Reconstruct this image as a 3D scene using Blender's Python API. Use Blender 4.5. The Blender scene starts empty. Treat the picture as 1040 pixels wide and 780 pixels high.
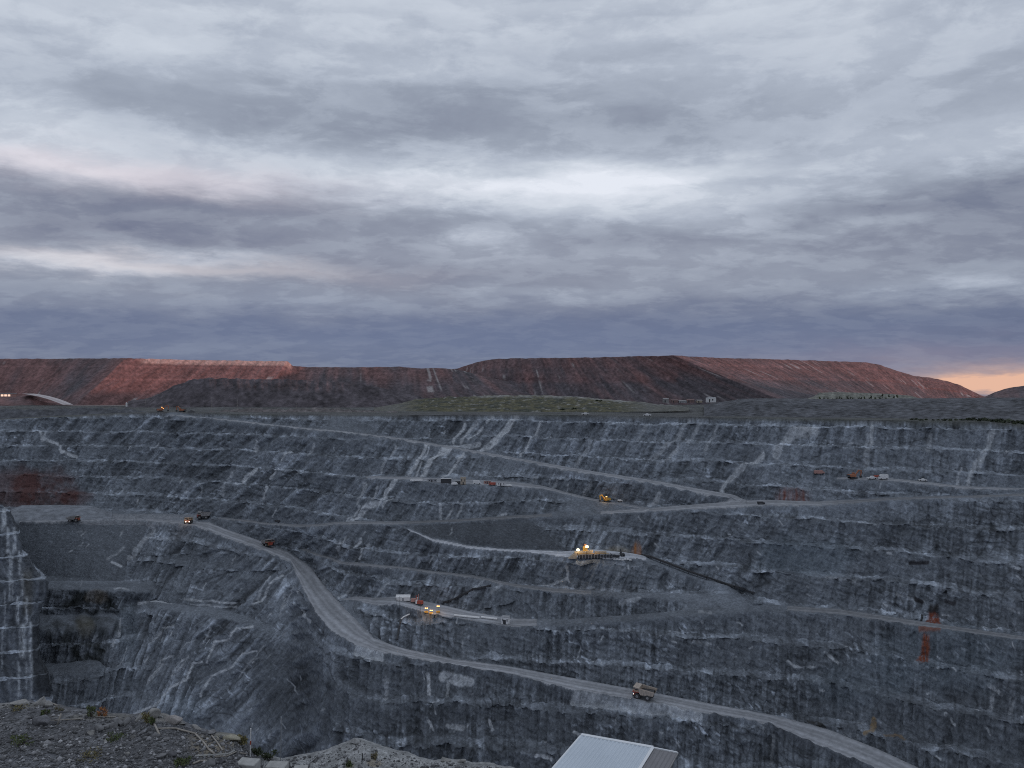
import bpy, math, random
import numpy as np
from mathutils import Vector, Matrix

# ---------------------------------------------------------------- camera
# Camera stands at the world origin looking along +Y.  K = focal length in photo pixels (1040 wide), HZ = horizon row.
K, HZ, CX = 785.0, 402.0, 520.0
SC = bpy.context.scene
cam_d = bpy.data.cameras.new('camera'); cam = bpy.data.objects.new('camera', cam_d)
SC.collection.objects.link(cam); SC.camera = cam
cam.location = (0, 0, 0); cam.rotation_euler = (math.radians(90), 0, 0)
cam_d.sensor_width = 36.0; cam_d.sensor_fit = 'HORIZONTAL'
cam_d.lens = 36.0 * K / 1040.0; cam_d.shift_y = 12.0 / 1040.0
cam_d.clip_start = 0.5; cam_d.clip_end = 90000

SC.view_settings.view_transform = 'Standard'; SC.view_settings.look = 'None'
SC.view_settings.exposure = 0.0; SC.view_settings.gamma = 1.0
SC.cycles.max_bounces = 5; SC.cycles.diffuse_bounces = 3; SC.cycles.volume_bounces = 1
SC.cycles.filter_width = 1.05
SC.cycles.use_denoising = False      # keep the rock texture crisp; what noise is left reads as camera grain

# ---------------------------------------------------------------- sun (low, from the right, behind a ridge)
SUN_EL, SUN_AZ = math.radians(2.6), math.radians(101)
sl = bpy.data.lights.new('sun', 'SUN'); sl.energy = 1.75; sl.angle = math.radians(0.5); sl.color = (1.0, 0.56, 0.47)
so = bpy.data.objects.new('sun', sl); SC.collection.objects.link(so)
sdir = Vector((math.sin(SUN_AZ) * math.cos(SUN_EL), math.cos(SUN_AZ) * math.cos(SUN_EL), math.sin(SUN_EL)))
so.rotation_euler = (-sdir).to_track_quat('-Z', 'Y').to_euler(); so.location = (300, -300, 400)

# ---------------------------------------------------------------- sky: clear dusk sky under a broken stratocumulus deck
W = bpy.data.worlds.new('World'); SC.world = W; W.use_nodes = True
NT = W.node_tree; NT.nodes.clear()
def N(t, **kw):
    n = NT.nodes.new(t)
    for k, v in kw.items(): setattr(n, k, v)
    return n
def lk(a, b): NT.links.new(a, b)
def M(op, a, b=None, c=None):
    n = N('ShaderNodeMath', operation=op)
    for i, v in enumerate((a, b, c)):
        if v is None: continue
        if isinstance(v, (int, float)): n.inputs[i].default_value = v
        else: lk(v, n.inputs[i])
    return n.outputs[0]
def lin(c): return tuple((x / 255.0 / 12.92) if x / 255.0 <= 0.04045 else ((x / 255.0 + 0.055) / 1.055) ** 2.4 for x in c)
tc = N('ShaderNodeTexCoord'); sp = N('ShaderNodeSeparateXYZ'); lk(tc.outputs['Generated'], sp.inputs[0])
dx, dy, dz = sp.outputs
az0 = M('ARCTAN2', dx, dy)
el0 = M('ARCSINE', dz)
# cloud-deck coordinates (flat layer seen in perspective)
den = M('ADD', M('MAXIMUM', dz, 0.0), 0.20)
cv = N('ShaderNodeCombineXYZ'); lk(M('DIVIDE', dx, den), cv.inputs[0]); lk(M('DIVIDE', dy, den), cv.inputs[1])
def noise(scale, detail, rough, off, dist=0.0, sx=1.0, sy=1.0, src=None):
    mp = N('ShaderNodeMapping'); mp.inputs['Location'].default_value = off; mp.inputs['Scale'].default_value = (sx, sy, 1)
    lk((src or cv).outputs[0], mp.inputs[0])
    n = N('ShaderNodeTexNoise'); n.inputs['Scale'].default_value = scale; n.inputs['Detail'].default_value = detail
    n.inputs['Roughness'].default_value = rough; n.inputs['Distortion'].default_value = dist
    lk(mp.outputs[0], n.inputs['Vector']); return M('SUBTRACT', n.outputs['Fac'], 0.5)
n_big = noise(0.9, 4, 0.55, (3.1, 7.7, 0), 0.3)
n_mid = noise(2.8, 8, 0.64, (11.3, 2.2, 0), 0.4, 0.85, 1.0)
n_fin = noise(9.0, 7, 0.68, (1.7, 9.4, 0), 0.3, 0.8, 1.0)
n_edg = noise(5.5, 8, 0.62, (5.7, 3.4, 0), 0.25, 0.75, 1.0)
def soft_edge(v, a, b):
    n = N('ShaderNodeMapRange', interpolation_type='SMOOTHSTEP'); lk(v, n.inputs[0]); n.inputs[1].default_value = a; n.inputs[2].default_value = b; return M('SUBTRACT', n.outputs[0], 0.5)
ae = N('ShaderNodeCombineXYZ'); lk(az0, ae.inputs[0]); lk(el0, ae.inputs[1])
n_w1 = noise(7.0, 5, 0.6, (0.3, 4.1, 0), 0.0, 1.0, 3.0, ae)
n_w2 = noise(9.0, 6, 0.62, (6.3, 1.1, 0), 0.0, 0.8, 3.2, ae)
n_pf = noise(16.0, 6, 0.6, (2.3, 8.1, 0), 0.6, 1.0, 2.6, ae)
az = M('MULTIPLY_ADD', n_w1, 0.22, az0)
el = M('MULTIPLY_ADD', n_w2, 0.055, el0)
def PE(px, py):
    a = math.atan((px - CX) / K); return a, math.atan((HZ - py) / K * math.cos(a))
def gauss(px, py, sx, sy, A=az, E=el):
    a, e = PE(px, py)
    u = M('MULTIPLY', M('SUBTRACT', A, a), K / sx); v = M('MULTIPLY', M('SUBTRACT', E, e), K / sy)
    q = M('MULTIPLY_ADD', v, v, M('MULTIPLY', u, u))
    return M('POWER', math.e, M('MULTIPLY', q, -0.5))
# base brightness by elevation
base = N('ShaderNodeFloatCurve'); cur = base.mapping.curves[0]
BASE = [(-90, .06), (0, .10), (390-402, .12)]
pts = [(402, .18), (385, .20), (362, .21), (345, .20), (325, .27), (308, .38), (292, .45), (278, .47), (262, .50), (245, .45), (228, .47), (212, .54), (196, .60),
       (178, .70), (160, .64), (140, .56), (115, .53), (115, .55), (90, .60), (60, .67), (30, .71), (0, .73), (60, .62), (30, .65), (0, .67)]
cp = [(max(0.0, math.atan((HZ - y) / K)) / 1.5708, v) for y, v in pts] + [(0.45, .72), (0.7, .68), (1.0, .66)]
while len(cur.points) < len(cp): cur.points.new(0.5, 0.5)
for p, (x, y) in zip(cur.points, cp): p.location = (x, y); p.handle_type = 'AUTO_CLAMPED'
base.mapping.update()
lk(M('DIVIDE', M('MAXIMUM', el, 0.0), 1.5708), base.inputs['Value'])
B = base.outputs[0]
FE = [ # px, py, sx, sy, amp : darker and brighter masses of the cloud deck
 (490,112,70,17,-.17),(445,135,60,8,-.06),(220,102,150,26,-.10),(330,90,50,8,-.08),(660,122,45,12,-.12),(300,128,70,10,-.10),(590,150,60,7,-.08),
 (60,196,85,12,-.26),(180,210,60,8,-.18),(280,204,55,9,-.20),(70,234,110,10,-.20),(200,238,70,9,-.14),(400,222,110,16,-.10),(330,262,100,10,-.10),
 (460,278,130,9,-.20),(620,250,70,8,-.10),(700,240,50,8,-.08),(330,288,160,6,-.10),
 (905,208,70,11,-.20),(1010,186,60,16,-.12),(960,232,90,18,-.22),(840,242,80,10,-.08),(1040,255,80,12,-.16),(800,165,90,10,-.10),(760,146,70,8,-.10),
 (650,200,130,13,.12),(590,212,90,10,.11),(700,214,90,9,.11),(480,196,110,10,.08),(870,231,55,5,.20),(760,228,50,5,.14),(520,186,120,10,.18),(440,200,60,8,.10),(680,178,80,8,.20),
 (100,172,130,7,.16),(20,165,60,8,.10),(110,270,90,4.5,.26),(200,262,45,5,.20),(40,262,50,5,.14),(488,243,24,6,.26),(1000,290,45,8,.24),(940,296,60,5,.12),
 (560,299,70,5,.12),(240,352,70,5,.10),(700,352,80,4,.06),(140,330,120,5,-.03),(560,322,90,5,-.06),(40,60,80,50,.08),(30,110,30,30,.07),(180,55,120,14,.05),
 (720,322,240,13,-.06),(1010,330,90,12,-.08),(860,300,120,9,-.08),(300,310,90,5,.08),(80,305,90,5,.06),(960,40,120,40,.06),(760,55,140,16,-.06),(330,40,120,14,.03)]
for f in FE: B = M('MULTIPLY_ADD', gauss(*f[:4]), f[4] * (.72 if f[4] < 0 else .95), B)
B = M('MULTIPLY_ADD', n_big, 0.10, B); B = M('MULTIPLY_ADD', n_mid, 0.22, B); B = M('MULTIPLY_ADD', n_fin, 0.13, B); B = M('MULTIPLY_ADD', n_pf, 0.11, B); B = M('MULTIPLY_ADD', soft_edge(n_edg, -.05, .07), 0.09, B)
cr = N('ShaderNodeValToRGB'); lk(B, cr.inputs[0]); e = cr.color_ramp.elements
RAMP = [(0.0, (92, 101, 126)), (.14, (110, 119, 142)), (.30, (134, 142, 160)), (.46, (154, 163, 179)), (.62, (178, 187, 202)), (.80, (203, 211, 223)), (1.0, (232, 237, 247))]
e[0].position, e[1].position = 0.0, 1.0
for p, c in RAMP[1:-1]: e.new(p)
for el_, (p, c) in zip(sorted(e, key=lambda q: q.position), RAMP): el_.color = lin(c) + (1,)
def mix(fac, a, b, mode='MIX'):
    n = N('ShaderNodeMix', data_type='RGBA', blend_type=mode)
    if isinstance(fac, (int, float)): n.inputs[0].default_value = fac
    else: lk(fac, n.inputs[0])
    for i, v in ((6, a), (7, b)):
        if isinstance(v, tuple): n.inputs[i].default_value = v + (1,)
        else: lk(v, n.inputs[i])
    return n.outputs[2]
col = cr.outputs[0]
# pink and mauve tints where the low sun reaches the cloud from below
col = mix(M('MULTIPLY', gauss(480, 345, 560, 25), 0.62), col, lin((105, 119, 152)))
col = mix(M('MULTIPLY', gauss(110, 174, 130, 11), 0.50), col, lin((226, 212, 219)))
col = mix(M('MULTIPLY', gauss(300, 262, 520, 38), 0.07), col, lin((176, 160, 178)))
col = mix(M('MULTIPLY', gauss(150, 268, 130, 6), 0.40), col, lin((231, 220, 220)))
col = mix(M('MULTIPLY', gauss(960, 362, 120, 12), 0.35), col, lin((150, 140, 160)))
col = mix(M('MINIMUM', M('MULTIPLY', gauss(1110, 378, 120, 6), 0.45), 1.0), col, lin((205, 172, 165)))
col = mix(M('MINIMUM', M('MULTIPLY', gauss(1150, 394, 105, 5.5), 2.4), 1.0), col, lin((232, 186, 162)))
sky = N('ShaderNodeTexSky'); sky.sky_type = 'NISHITA'; sky.sun_disc = False
sky.sun_elevation = SUN_EL; sky.sun_rotation = SUN_AZ; sky.altitude = 300; sky.air_density = 1.0; sky.dust_density = 1.2
b1 = N('ShaderNodeBackground'); lk(sky.outputs[0], b1.inputs[0]); b1.inputs[1].default_value = 0.10
b2 = N('ShaderNodeBackground'); lk(col, b2.inputs[0]); b2.inputs[1].default_value = 1.0
mx = N('ShaderNodeMixShader'); mx.inputs[0].default_value = 0.97
lk(b1.outputs[0], mx.inputs[1]); lk(b2.outputs[0], mx.inputs[2])
wo = N('ShaderNodeOutputWorld'); lk(mx.outputs[0], wo.inputs[0])
W.cycles.sampling_method = 'MANUAL'; W.cycles.sample_map_resolution = 512
# ---------------------------------------------------------------- noise and mesh helpers
_P = np.random.RandomState(7).permutation(256).astype(np.int32); _P = np.concatenate([_P, _P, _P])
_G = np.random.RandomState(8).normal(size=(256, 3)); _G /= np.linalg.norm(_G, axis=1)[:, None]; _G = np.ascontiguousarray(_G.T.astype(np.float32))
def pn(x, y, z):
    x, y, z = np.broadcast_arrays(np.asarray(x, np.float32), np.asarray(y, np.float32), np.asarray(z, np.float32)); shp = x.shape
    out = np.empty(x.size, np.float32); x, y, z = x.ravel(), y.ravel(), z.ravel()
    for s in range(0, x.size, 65536):                 # cache-sized chunks
        sl_ = slice(s, s + 65536); a, b, c = x[sl_], y[sl_], z[sl_]
        fa, fb, fc = np.floor(a), np.floor(b), np.floor(c); xf, yf, zf = a - fa, b - fb, c - fc
        xi, yi, zi = fa.astype(np.int32) & 255, fb.astype(np.int32) & 255, fc.astype(np.int32) & 255
        u, v, w = [t * t * t * (t * (t * 6 - 15) + 10) for t in (xf, yf, zf)]; r = np.zeros_like(a)
        for i in (0, 1):
            wx = u if i else 1 - u; h1 = _P.take(xi + i) + yi
            for j in (0, 1):
                wy = wx * (v if j else 1 - v); h = _P.take(h1 + j) + zi
                for k in (0, 1):
                    g = _P.take(h + k)
                    r += wy * (w if k else 1 - w) * (_G[0].take(g) * (xf - i) + _G[1].take(g) * (yf - j) + _G[2].take(g) * (zf - k))
        out[sl_] = r * 1.5
    return out.reshape(shp)
def fbm(x, y, z, o=4, g=0.5):
    r, a, s = 0, 1.0, 0.0
    for i in range(o):
        r = r + a * pn(x * 2 ** i + 13.7 * i, y * 2 ** i + 5.1 * i, z * 2 ** i + 9.3 * i); s += a; a *= g
    return r / s
def sstep(a, b, x):
    t = np.clip((x - a) / (b - a), 0, 1); return t * t * (3 - 2 * t)
def tagk(o, kind=None, label=None, cat=None, group=None):
    if kind: o['kind'] = kind
    if label: o['label'] = label
    if cat: o['category'] = cat
    if group: o['group'] = group
    return o
def mesh_np(name, V, F, mat, cols=None, smooth=True, parent=None, uv=None):
    me = bpy.data.meshes.new(name); V = np.ascontiguousarray(V, np.float32); F = np.ascontiguousarray(F, np.int32)
    n, k = F.shape
    me.vertices.add(len(V)); me.vertices.foreach_set('co', V.ravel())
    me.loops.add(n * k); me.loops.foreach_set('vertex_index', F.ravel())
    me.polygons.add(n); me.polygons.foreach_set('loop_start', np.arange(0, n * k, k, dtype=np.int32))
    me.polygons.foreach_set('loop_total', np.full(n, k, np.int32))
    if smooth: me.polygons.foreach_set('use_smooth', np.ones(n, bool))
    me.update(calc_edges=True); me.validate()
    if cols is not None:
        a = me.attributes.new('tone', 'FLOAT_COLOR', 'POINT')
        c = np.ones((len(V), 4), np.float32); c[:, :3] = cols; a.data.foreach_set('color', c.ravel())
    if uv is not None:
        a = me.attributes.new('lane', 'FLOAT', 'POINT'); a.data.foreach_set('value', np.ascontiguousarray(uv, np.float32))
    me.materials.append(mat)
    o = bpy.data.objects.new(name, me); SC.collection.objects.link(o)
    if parent: o.parent = parent
    return o
def grid_faces(nr, nc):
    i = np.arange(nr - 1)[:, None] * nc + np.arange(nc - 1)[None, :]
    return np.stack([i, i + 1, i + 1 + nc, i + nc], -1).reshape(-1, 4)

# ---------------------------------------------------------------- materials
def mat_base(name):
    m = bpy.data.materials.new(name); m.use_nodes = True; return m, m.node_tree, m.node_tree.nodes['Principled BSDF']
def mat(name, c, rough=0.6, metal=0.0, var=0.25, scale=2.0, dirt=(0.05, 0.05, 0.05), dirt_amt=0.3, emit=None):
    m, t, p = mat_base(name)
    tcn = t.nodes.new('ShaderNodeTexCoord'); nz = t.nodes.new('ShaderNodeTexNoise')
    nz.inputs['Scale'].default_value = scale; nz.inputs['Detail'].default_value = 6
    t.links.new(tcn.outputs['Object'], nz.inputs['Vector'])
    r = t.nodes.new('ShaderNodeMapRange'); r.inputs[1].default_value = .35; r.inputs[2].default_value = .75
    r.inputs[3].default_value = 0.0; r.inputs[4].default_value = dirt_amt; t.links.new(nz.outputs['Fac'], r.inputs[0])
    mxn = t.nodes.new('ShaderNodeMix'); mxn.data_type = 'RGBA'
    mxn.inputs[6].default_value = tuple(c) + (1,); mxn.inputs[7].default_value = tuple(dirt) + (1,)
    t.links.new(r.outputs[0], mxn.inputs[0]); t.links.new(mxn.outputs[2], p.inputs['Base Color'])
    p.inputs['Roughness'].default_value = rough; p.inputs['Metallic'].default_value = metal
    if emit:
        p.inputs['Emission Color'].default_value = tuple(emit[0]) + (1,); p.inputs['Emission Strength'].default_value = emit[1]
    return m
def rock_mat(name, s1, s2, bump, amp=0.35, dist=0.5, fine=None):
    """tone attribute (rock, dust, stains, some painted light) times fine procedural grain, with relief; fine = (upright grain, bedding) scales"""
    m, t, p = mat_base(name); L = t.links.new
    at = t.nodes.new('ShaderNodeAttribute'); at.attribute_name = 'tone'
    tcn = t.nodes.new('ShaderNodeTexCoord')
    def nz(scale, det, rough, lo, hi, stretch=None, rot=(0, 0, 0)):
        n = t.nodes.new('ShaderNodeTexNoise'); n.inputs['Scale'].default_value = scale; n.inputs['Detail'].default_value = det; n.inputs['Roughness'].default_value = rough
        if stretch:
            mp = t.nodes.new('ShaderNodeMapping'); mp.vector_type = 'TEXTURE'; mp.inputs['Scale'].default_value = stretch; mp.inputs['Rotation'].default_value = rot; L(tcn.outputs['Object'], mp.inputs[0]); L(mp.outputs[0], n.inputs['Vector'])
        else: L(tcn.outputs['Object'], n.inputs['Vector'])
        r = t.nodes.new('ShaderNodeMapRange'); r.inputs[1].default_value = .3; r.inputs[2].default_value = .7; r.inputs[3].default_value = lo; r.inputs[4].default_value = hi
        L(n.outputs['Fac'], r.inputs[0]); return n, r.outputs[0]
    fac = nz(s1, 5, .65, 1 - amp, 1 + amp)[1]
    hb = nz(s2, 4, .6, 0, 1)[0].outputs['Fac']
    if fine:
        for f in (nz(fine[0], 4, .7, .70, 1.30, (1, 1, 6), (0, .38, 0))[1], nz(fine[1], 4, .7, .80, 1.20, (9, 9, 1), (.10, .34, 0))[1]):
            mu = t.nodes.new('ShaderNodeMath'); mu.operation = 'MULTIPLY'; L(fac, mu.inputs[0]); L(f, mu.inputs[1]); fac = mu.outputs[0]
    v = t.nodes.new('ShaderNodeVectorMath'); v.operation = 'SCALE'; L(at.outputs['Color'], v.inputs[0]); L(fac, v.inputs['Scale'])
    L(v.outputs[0], p.inputs['Base Color'])
    p.inputs['Roughness'].default_value = .88
    try: p.inputs['Specular IOR Level'].default_value = .25
    except Exception: pass
    bp = t.nodes.new('ShaderNodeBump'); bp.inputs['Strength'].default_value = bump; bp.inputs['Distance'].default_value = dist
    L(hb, bp.inputs['Height']); L(bp.outputs[0], p.inputs['Normal'])
    return m
M_ROCK = rock_mat('pit_rock', 0.45, 0.6, 0.75, 0.22, 1.5, (0.75, 0.7))
M_DUMP = rock_mat('dump_rock', 0.12, 0.08, 0.9, 0.4, 6.0)
M_GRND = rock_mat('gravel_ground', 9.0, 14.0, 0.7, 0.4, 0.05)
M_STONE = rock_mat('boulder_stone', 5.0, 9.0, 0.5, 0.3, 0.04)
def road_mat():
    m, t, p = mat_base('haul_road_gravel'); L = t.links.new
    at = t.nodes.new('ShaderNodeAttribute'); at.attribute_name = 'lane'
    tn = t.nodes.new('ShaderNodeAttribute'); tn.attribute_name = 'tone'
    tcn = t.nodes.new('ShaderNodeTexCoord'); nz = t.nodes.new('ShaderNodeTexNoise'); nz.inputs['Scale'].default_value = .05; nz.inputs['Detail'].default_value = 6
    L(tcn.outputs['Object'], nz.inputs['Vector'])
    ad = t.nodes.new('ShaderNodeMath'); ad.operation = 'MULTIPLY_ADD'; L(nz.outputs['Fac'], ad.inputs[0]); ad.inputs[1].default_value = .16; L(at.outputs['Fac'], ad.inputs[2])
    cr_ = t.nodes.new('ShaderNodeValToRGB'); L(ad.outputs[0], cr_.inputs[0]); el_ = cr_.color_ramp.elements
    stops = [(0, .42), (.07, .70), (.18, 1.0), (.27, 1.25), (.36, .95), (.45, .85), (.53, 1.08), (.62, .82), (.71, 1.18), (.80, 1.38), (.90, .95), (1.0, 1.25)]
    el_[0].position, el_[1].position = 0, 1
    for q, _ in stops[1:-1]: el_.new(q)
    for x, (q, c) in zip(sorted(el_, key=lambda k: k.position), stops): x.color = (c / 2, c / 2, c / 2, 1)
    v = t.nodes.new('ShaderNodeVectorMath'); v.operation = 'MULTIPLY'; L(tn.outputs['Color'], v.inputs[0]); L(cr_.outputs[0], v.inputs[1])
    n2 = t.nodes.new('ShaderNodeTexNoise'); n2.inputs['Scale'].default_value = .5; n2.inputs['Detail'].default_value = 5; L(tcn.outputs['Object'], n2.inputs['Vector'])
    r = t.nodes.new('ShaderNodeMapRange'); r.inputs[3].default_value = 1.5; r.inputs[4].default_value = 2.5; L(n2.outputs['Fac'], r.inputs[0])
    v2 = t.nodes.new('ShaderNodeVectorMath'); v2.operation = 'SCALE'; L(v.outputs[0], v2.inputs[0]); L(r.outputs[0], v2.inputs['Scale'])
    L(v2.outputs[0], p.inputs['Base Color']); p.inputs['Roughness'].default_value = .9
    return m
M_ROAD = road_mat()

# ---------------------------------------------------------------- pit: survey lines (px, py, level).  level > 0 is a distance, < 0 an elevation
def line(pts):
    a = np.array(pts, float); px, py, d = a[:, 0], a[:, 1], a[:, 2].copy()
    neg = d < 0; d[neg] = K * d[neg] / (HZ - py[neg]) ; return px, py, 1.0 / d
RIM = line([(-220,433,905),(0,426,888),(110,421,880),(160,418.5,866),(260,421,853),(335,421.5,790),(400,422,764),(520,421,758),(660,423,702),(780,425,648),(900,427,605),(1005,428.5,575),(1040,432,562),(1260,443,500)])
SU = line([(-220,515,-115),(0,517,-115),(110,519,-115),(160,521.5,-115),(200,522.5,-114.5),(260,528,-113),(335,529,-102.5),(400,529,-97),(460,527,-95),(520,523,-93),(600,520,-90),(660,516,-86),(720,510,-81.5),(780,507,-77.5),(830,509,-76),(905,505,-71),(1040,501,-65),(1260,494,-56)])
SL = line([(215,526,-114.4),(260,531,-113.4),(335,532,-103),(400,533,-97.5),(460,530.5,-95.5),(520,527,-93.6),(600,523,-90.5),(660,520,-86.6),(720,517,-82),(780,513.5,-77.8),(830,513.8,-76.4),(905,508.5,-71.3),(1040,504,-65.3),(1260,500,-56.5)])
U = line([(-220,530,-116),(0,529.5,-116),(75,528.5,-116),(107,526.5,-116),(150,527,-116.5),(190,529,-117),(212,530,-118),(235,539,-121),(260,547,-125),(292,560,-132),(317,575,-138),(335,600,-143),(350,618,-147),(367,635,-150),(380,648,-153),(410,658,-156),(460,669,-159.5),(520,676.5,-163),(645,699,-168),(780,725,-174),(840,740,-176.5),(892,760,-179),(935,780,-181),(1040,830,-188),(1260,960,-202)])
E = line([(-220,532,-116.3),(0,531.5,-116.3),(75,530.5,-116.3),(107,528.5,-116.3),(150,529.5,-117),(190,533,-118),(200,536,-119),(260,557.5,-126),(295,572,-133),(310,602,-141),(320,622,-146),(337,641,-150.5),(360,655,-153.5),(395,665,-156),(475,679,-161),(520,686,-163.5),(582,701,-166),(645,711,-168.5),(715,725,-171.5),(780,736.5,-174.5),(830,757,-177),(887,780,-180),(930,802,-182),(1040,850,-188.5),(1260,980,-202.5)])
G = line([(-220,722,545),(0,718,535),(60,716,535),(120,720,558),(200,730,534),(260,740,511),(300,745,483),(337,760,432),(395,775,412),(520,785,406),(645,790,393),(780,800,383),(887,830,355),(1040,890,317),(1260,1020,270)])
HU = line([(160,419.5,858),(260,428.5,-28.5),(335,436.5,-33),(400,444,-39),(460,453.5,-48),(520,464,-57),(570,472.5,-62.5),(605,478.5,-65.5),(660,487,-69.5),(700,494.5,-73),(740,501,-76.5),(765,505,-77.3)])
HL = line([(160,421,845),(260,430.5,-29),(335,438.5,-33.5),(400,447,-39.5),(460,457,-48.5),(520,468,-57.3),(570,477,-62.8),(605,483,-65.8),(660,492,-70),(700,499.5,-73.5),(740,507,-77),(762,511,-77.8)])
BU = line([(367,483,-69),(415,484,-68.5),(440,485.5,-69.5),(520,489,-73),(552,493,-76),(602,506,-83.5),(640,512.5,-86.5),(662,516,-86.6)])
BL = line([(367,486,-69.3),(415,487.5,-69),(440,490.5,-70),(520,494,-73.5),(552,497,-76.3),(602,509,-84),(640,515.5,-87),(662,518,-86.9)])
AU = line([(412,536,-98.8),(440,547.5,-104.2),(480,553.2,-108.2),(520,557,-110.2),(570,560,-111),(600,557,-111),(640,561,-112),(660,565,-113.5),(700,580.5,-120),(765,602,-128)])
AL = line([(412,537.5,-99),(440,549.5,-104.5),(480,555.5,-108.5),(520,559,-110.5),(570,565,-111.5),(600,567,-112),(640,567,-112.5),(660,569.5,-114),(700,584,-120.5),(765,604.5,-128.5)])
C1U = line([(300,550,-125),(320,556.5,-123.5),(355,568,-121.5),(410,574,-121),(480,583,-125),(520,592,-128.5),(560,597,-129.5),(640,602,-130),(700,603.5,-129.5),(765,605.5,-128.7)])
C1L = line([(300,552.5,-125.2),(320,559.5,-123.8),(355,571,-122),(410,577.5,-121.5),(480,587,-125.5),(520,596,-129),(560,602,-130),(640,606.5,-130.5),(700,607.5,-130),(765,608.5,-129)])
C2U = line([(345,606,-145),(370,604,-141),(400,605,-135.5),(440,611,-139),(480,621,-142.5),(520,628,-144.5),(580,628,-141.2),(660,622,-137.5),(715,618,-133.5),(780,614,-130.5),(850,618,-130),(930,630,-130),(1040,646,-130),(1260,680,-130)])
C2L = line([(345,609,-146),(370,611,-142),(400,613.5,-136.5),(440,624,-142),(480,631,-144.5),(520,637,-146),(580,635,-142.5),(660,629,-138),(715,624,-134),(780,619,-131),(850,624,-130.7),(930,635.5,-130.7),(1040,651,-130.7),(1260,686,-130.7)])
VU = line([(830,481,600),(865,483,575),(902,484.5,562),(980,492.5,538),(1040,494.5,525),(1150,497,505)])
VL = line([(830,482.5,590),(865,486,565),(902,487.5,551),(980,495.5,527),(1040,497.5,517),(1150,498.5,500)])
TU = line([(-60,580,-158),(20,584,-158),(55,586,-158),(100,589,-158.5),(165,592,-160)])
TL = line([(-60,597,-159),(20,597,-159),(55,598,-159.3),(100,599,-159.8),(165,602,-161)])
K1 = line([(-60,625,-178),(30,624,-178),(60,624,-178),(128,621,-177)])
K1L = line([(-60,641,-179),(30,640,-179),(60,640,-179),(128,636,-179)])
K2 = line([(-60,672,-200),(60,672,-200),(112,668,-198)])
K2L = line([(-60,684,-201),(60,684,-201),(112,682,-201)])
NU = line([(118,608,-168),(150,608,-169),(180,613,-168),(230,619,-166),(290,640,-170)])
NL = line([(118,613,-168.5),(150,614,-169.5),(180,621,-168.7),(230,628,-166.7),(290,646,-170.7)])
BASES = [RIM, SU, U, E, G]
INS = [(SL, 0, 1), (HU, 20, 20), (HL, 20, 14), (VU, 25, 60), (VL, 25, 60), (BU, 18, 10), (BL, 18, 10), (AU, 8, 18), (AL, 8, 14), (C1U, 10, 18), (C1L, 10, 18),
       (C2U, 14, 1), (C2L, 14, 1), (TU, 1, 20), (TL, 1, 20), (NU, 20, 25), (NL, 20, 25), (K1, 1, 14), (K1L, 1, 14), (K2, 1, 14), (K2L, 1, 14)]
pxs = np.concatenate([np.arange(-220, 0, 5.0), np.arange(0, 1040, .8), np.arange(1040, 1261, 5.0)]); NC = len(pxs)
offs = np.concatenate([np.arange(0, 378, .7), 378 + np.cumsum(np.linspace(2, 14, 26))]); NR = len(offs)
rim_y = np.interp(pxs, RIM[0], RIM[1]); rim_d = 1 / np.interp(pxs, RIM[0], RIM[2])
PY = rim_y[None, :] + offs[:, None]; PX = np.broadcast_to(pxs, PY.shape); ID = np.zeros_like(PY)
JIT = np.stack([fbm(pxs / 9, 0 * pxs + 3.1 * k, 0 * pxs, 3) for k in range(7)])
for c, x in enumerate(pxs):
    ks = [(np.interp(x, l[0], l[1]), np.interp(x, l[0], l[2])) for l in BASES]
    gy, gi = ks[-1]; gD = 1 / gi; gz = -(gy - HZ) / K * gD
    for s in (60, 140):                          # the wall goes on down below the frame
        D2 = gD - s; z2 = gz - .8 * s; ks.append((HZ - z2 * K / D2, 1 / D2))
    ks.sort()
    for li, (l, f0, f1) in enumerate(INS):
        if x < l[0][0] or x > l[0][-1]: continue
        y = np.interp(x, l[0], l[1]) + (JIT[li % 7, c] * (6.0 if li >= 17 else 2.6) if li >= 13 else 0); i = np.interp(x, l[0], l[2])
        w = min(1, (x - l[0][0]) / f0 if f0 else 1) * min(1, (l[0][-1] - x) / f1 if f1 else 1)
        b = np.interp(y, [k[0] for k in ks], [k[1] for k in ks])
        ks.append((y, b + (i - b) * (w * w * (3 - 2 * w)))); ks.sort()
    ya = np.array([k[0] for k in ks]); ia = np.maximum.accumulate(np.array([k[1] for k in ks]) + np.arange(len(ks)) * 1e-9)
    ID[:, c] = np.interp(PY[:, c], ya, ia)
def blur_cols(a, n):
    k = np.exp(-.5 * (np.arange(-n * 2, n * 2 + 1) / n) ** 2); k /= k.sum()
    p = np.pad(a, ((0, 0), (2 * n, 2 * n)), 'edge'); r = np.zeros_like(a)
    for i, w in enumerate(k): r += w * p[:, i:i + a.shape[1]]
    return r
def blur_rows(a, n): return blur_cols(a.T, n).T
inner = slice(44, 44 + 1300)
ID = blur_rows(ID, 1); ID[:, inner] = blur_cols(ID, 3)[:, inner]
D = 1 / ID
X = (PX - CX) / K * D; Y = D.copy(); Z = -(PY - HZ) / K * D
def normals(X, Y, Z):
    P = np.stack([X, Y, Z], -1)
    a = np.gradient(P, axis=1); b = np.gradient(P, axis=0); n = np.cross(a, -b)
    n /= np.linalg.norm(n, axis=-1, keepdims=True) + 1e-9
    n *= np.sign(n[..., 2:3] + 1e-9); return n
n0 = normals(X, Y, Z)
face = 1 - sstep(.86, .955, n0[..., 2]); face = blur_cols(blur_rows(face, 4), 4); face = sstep(.25, .9, face)
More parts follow.
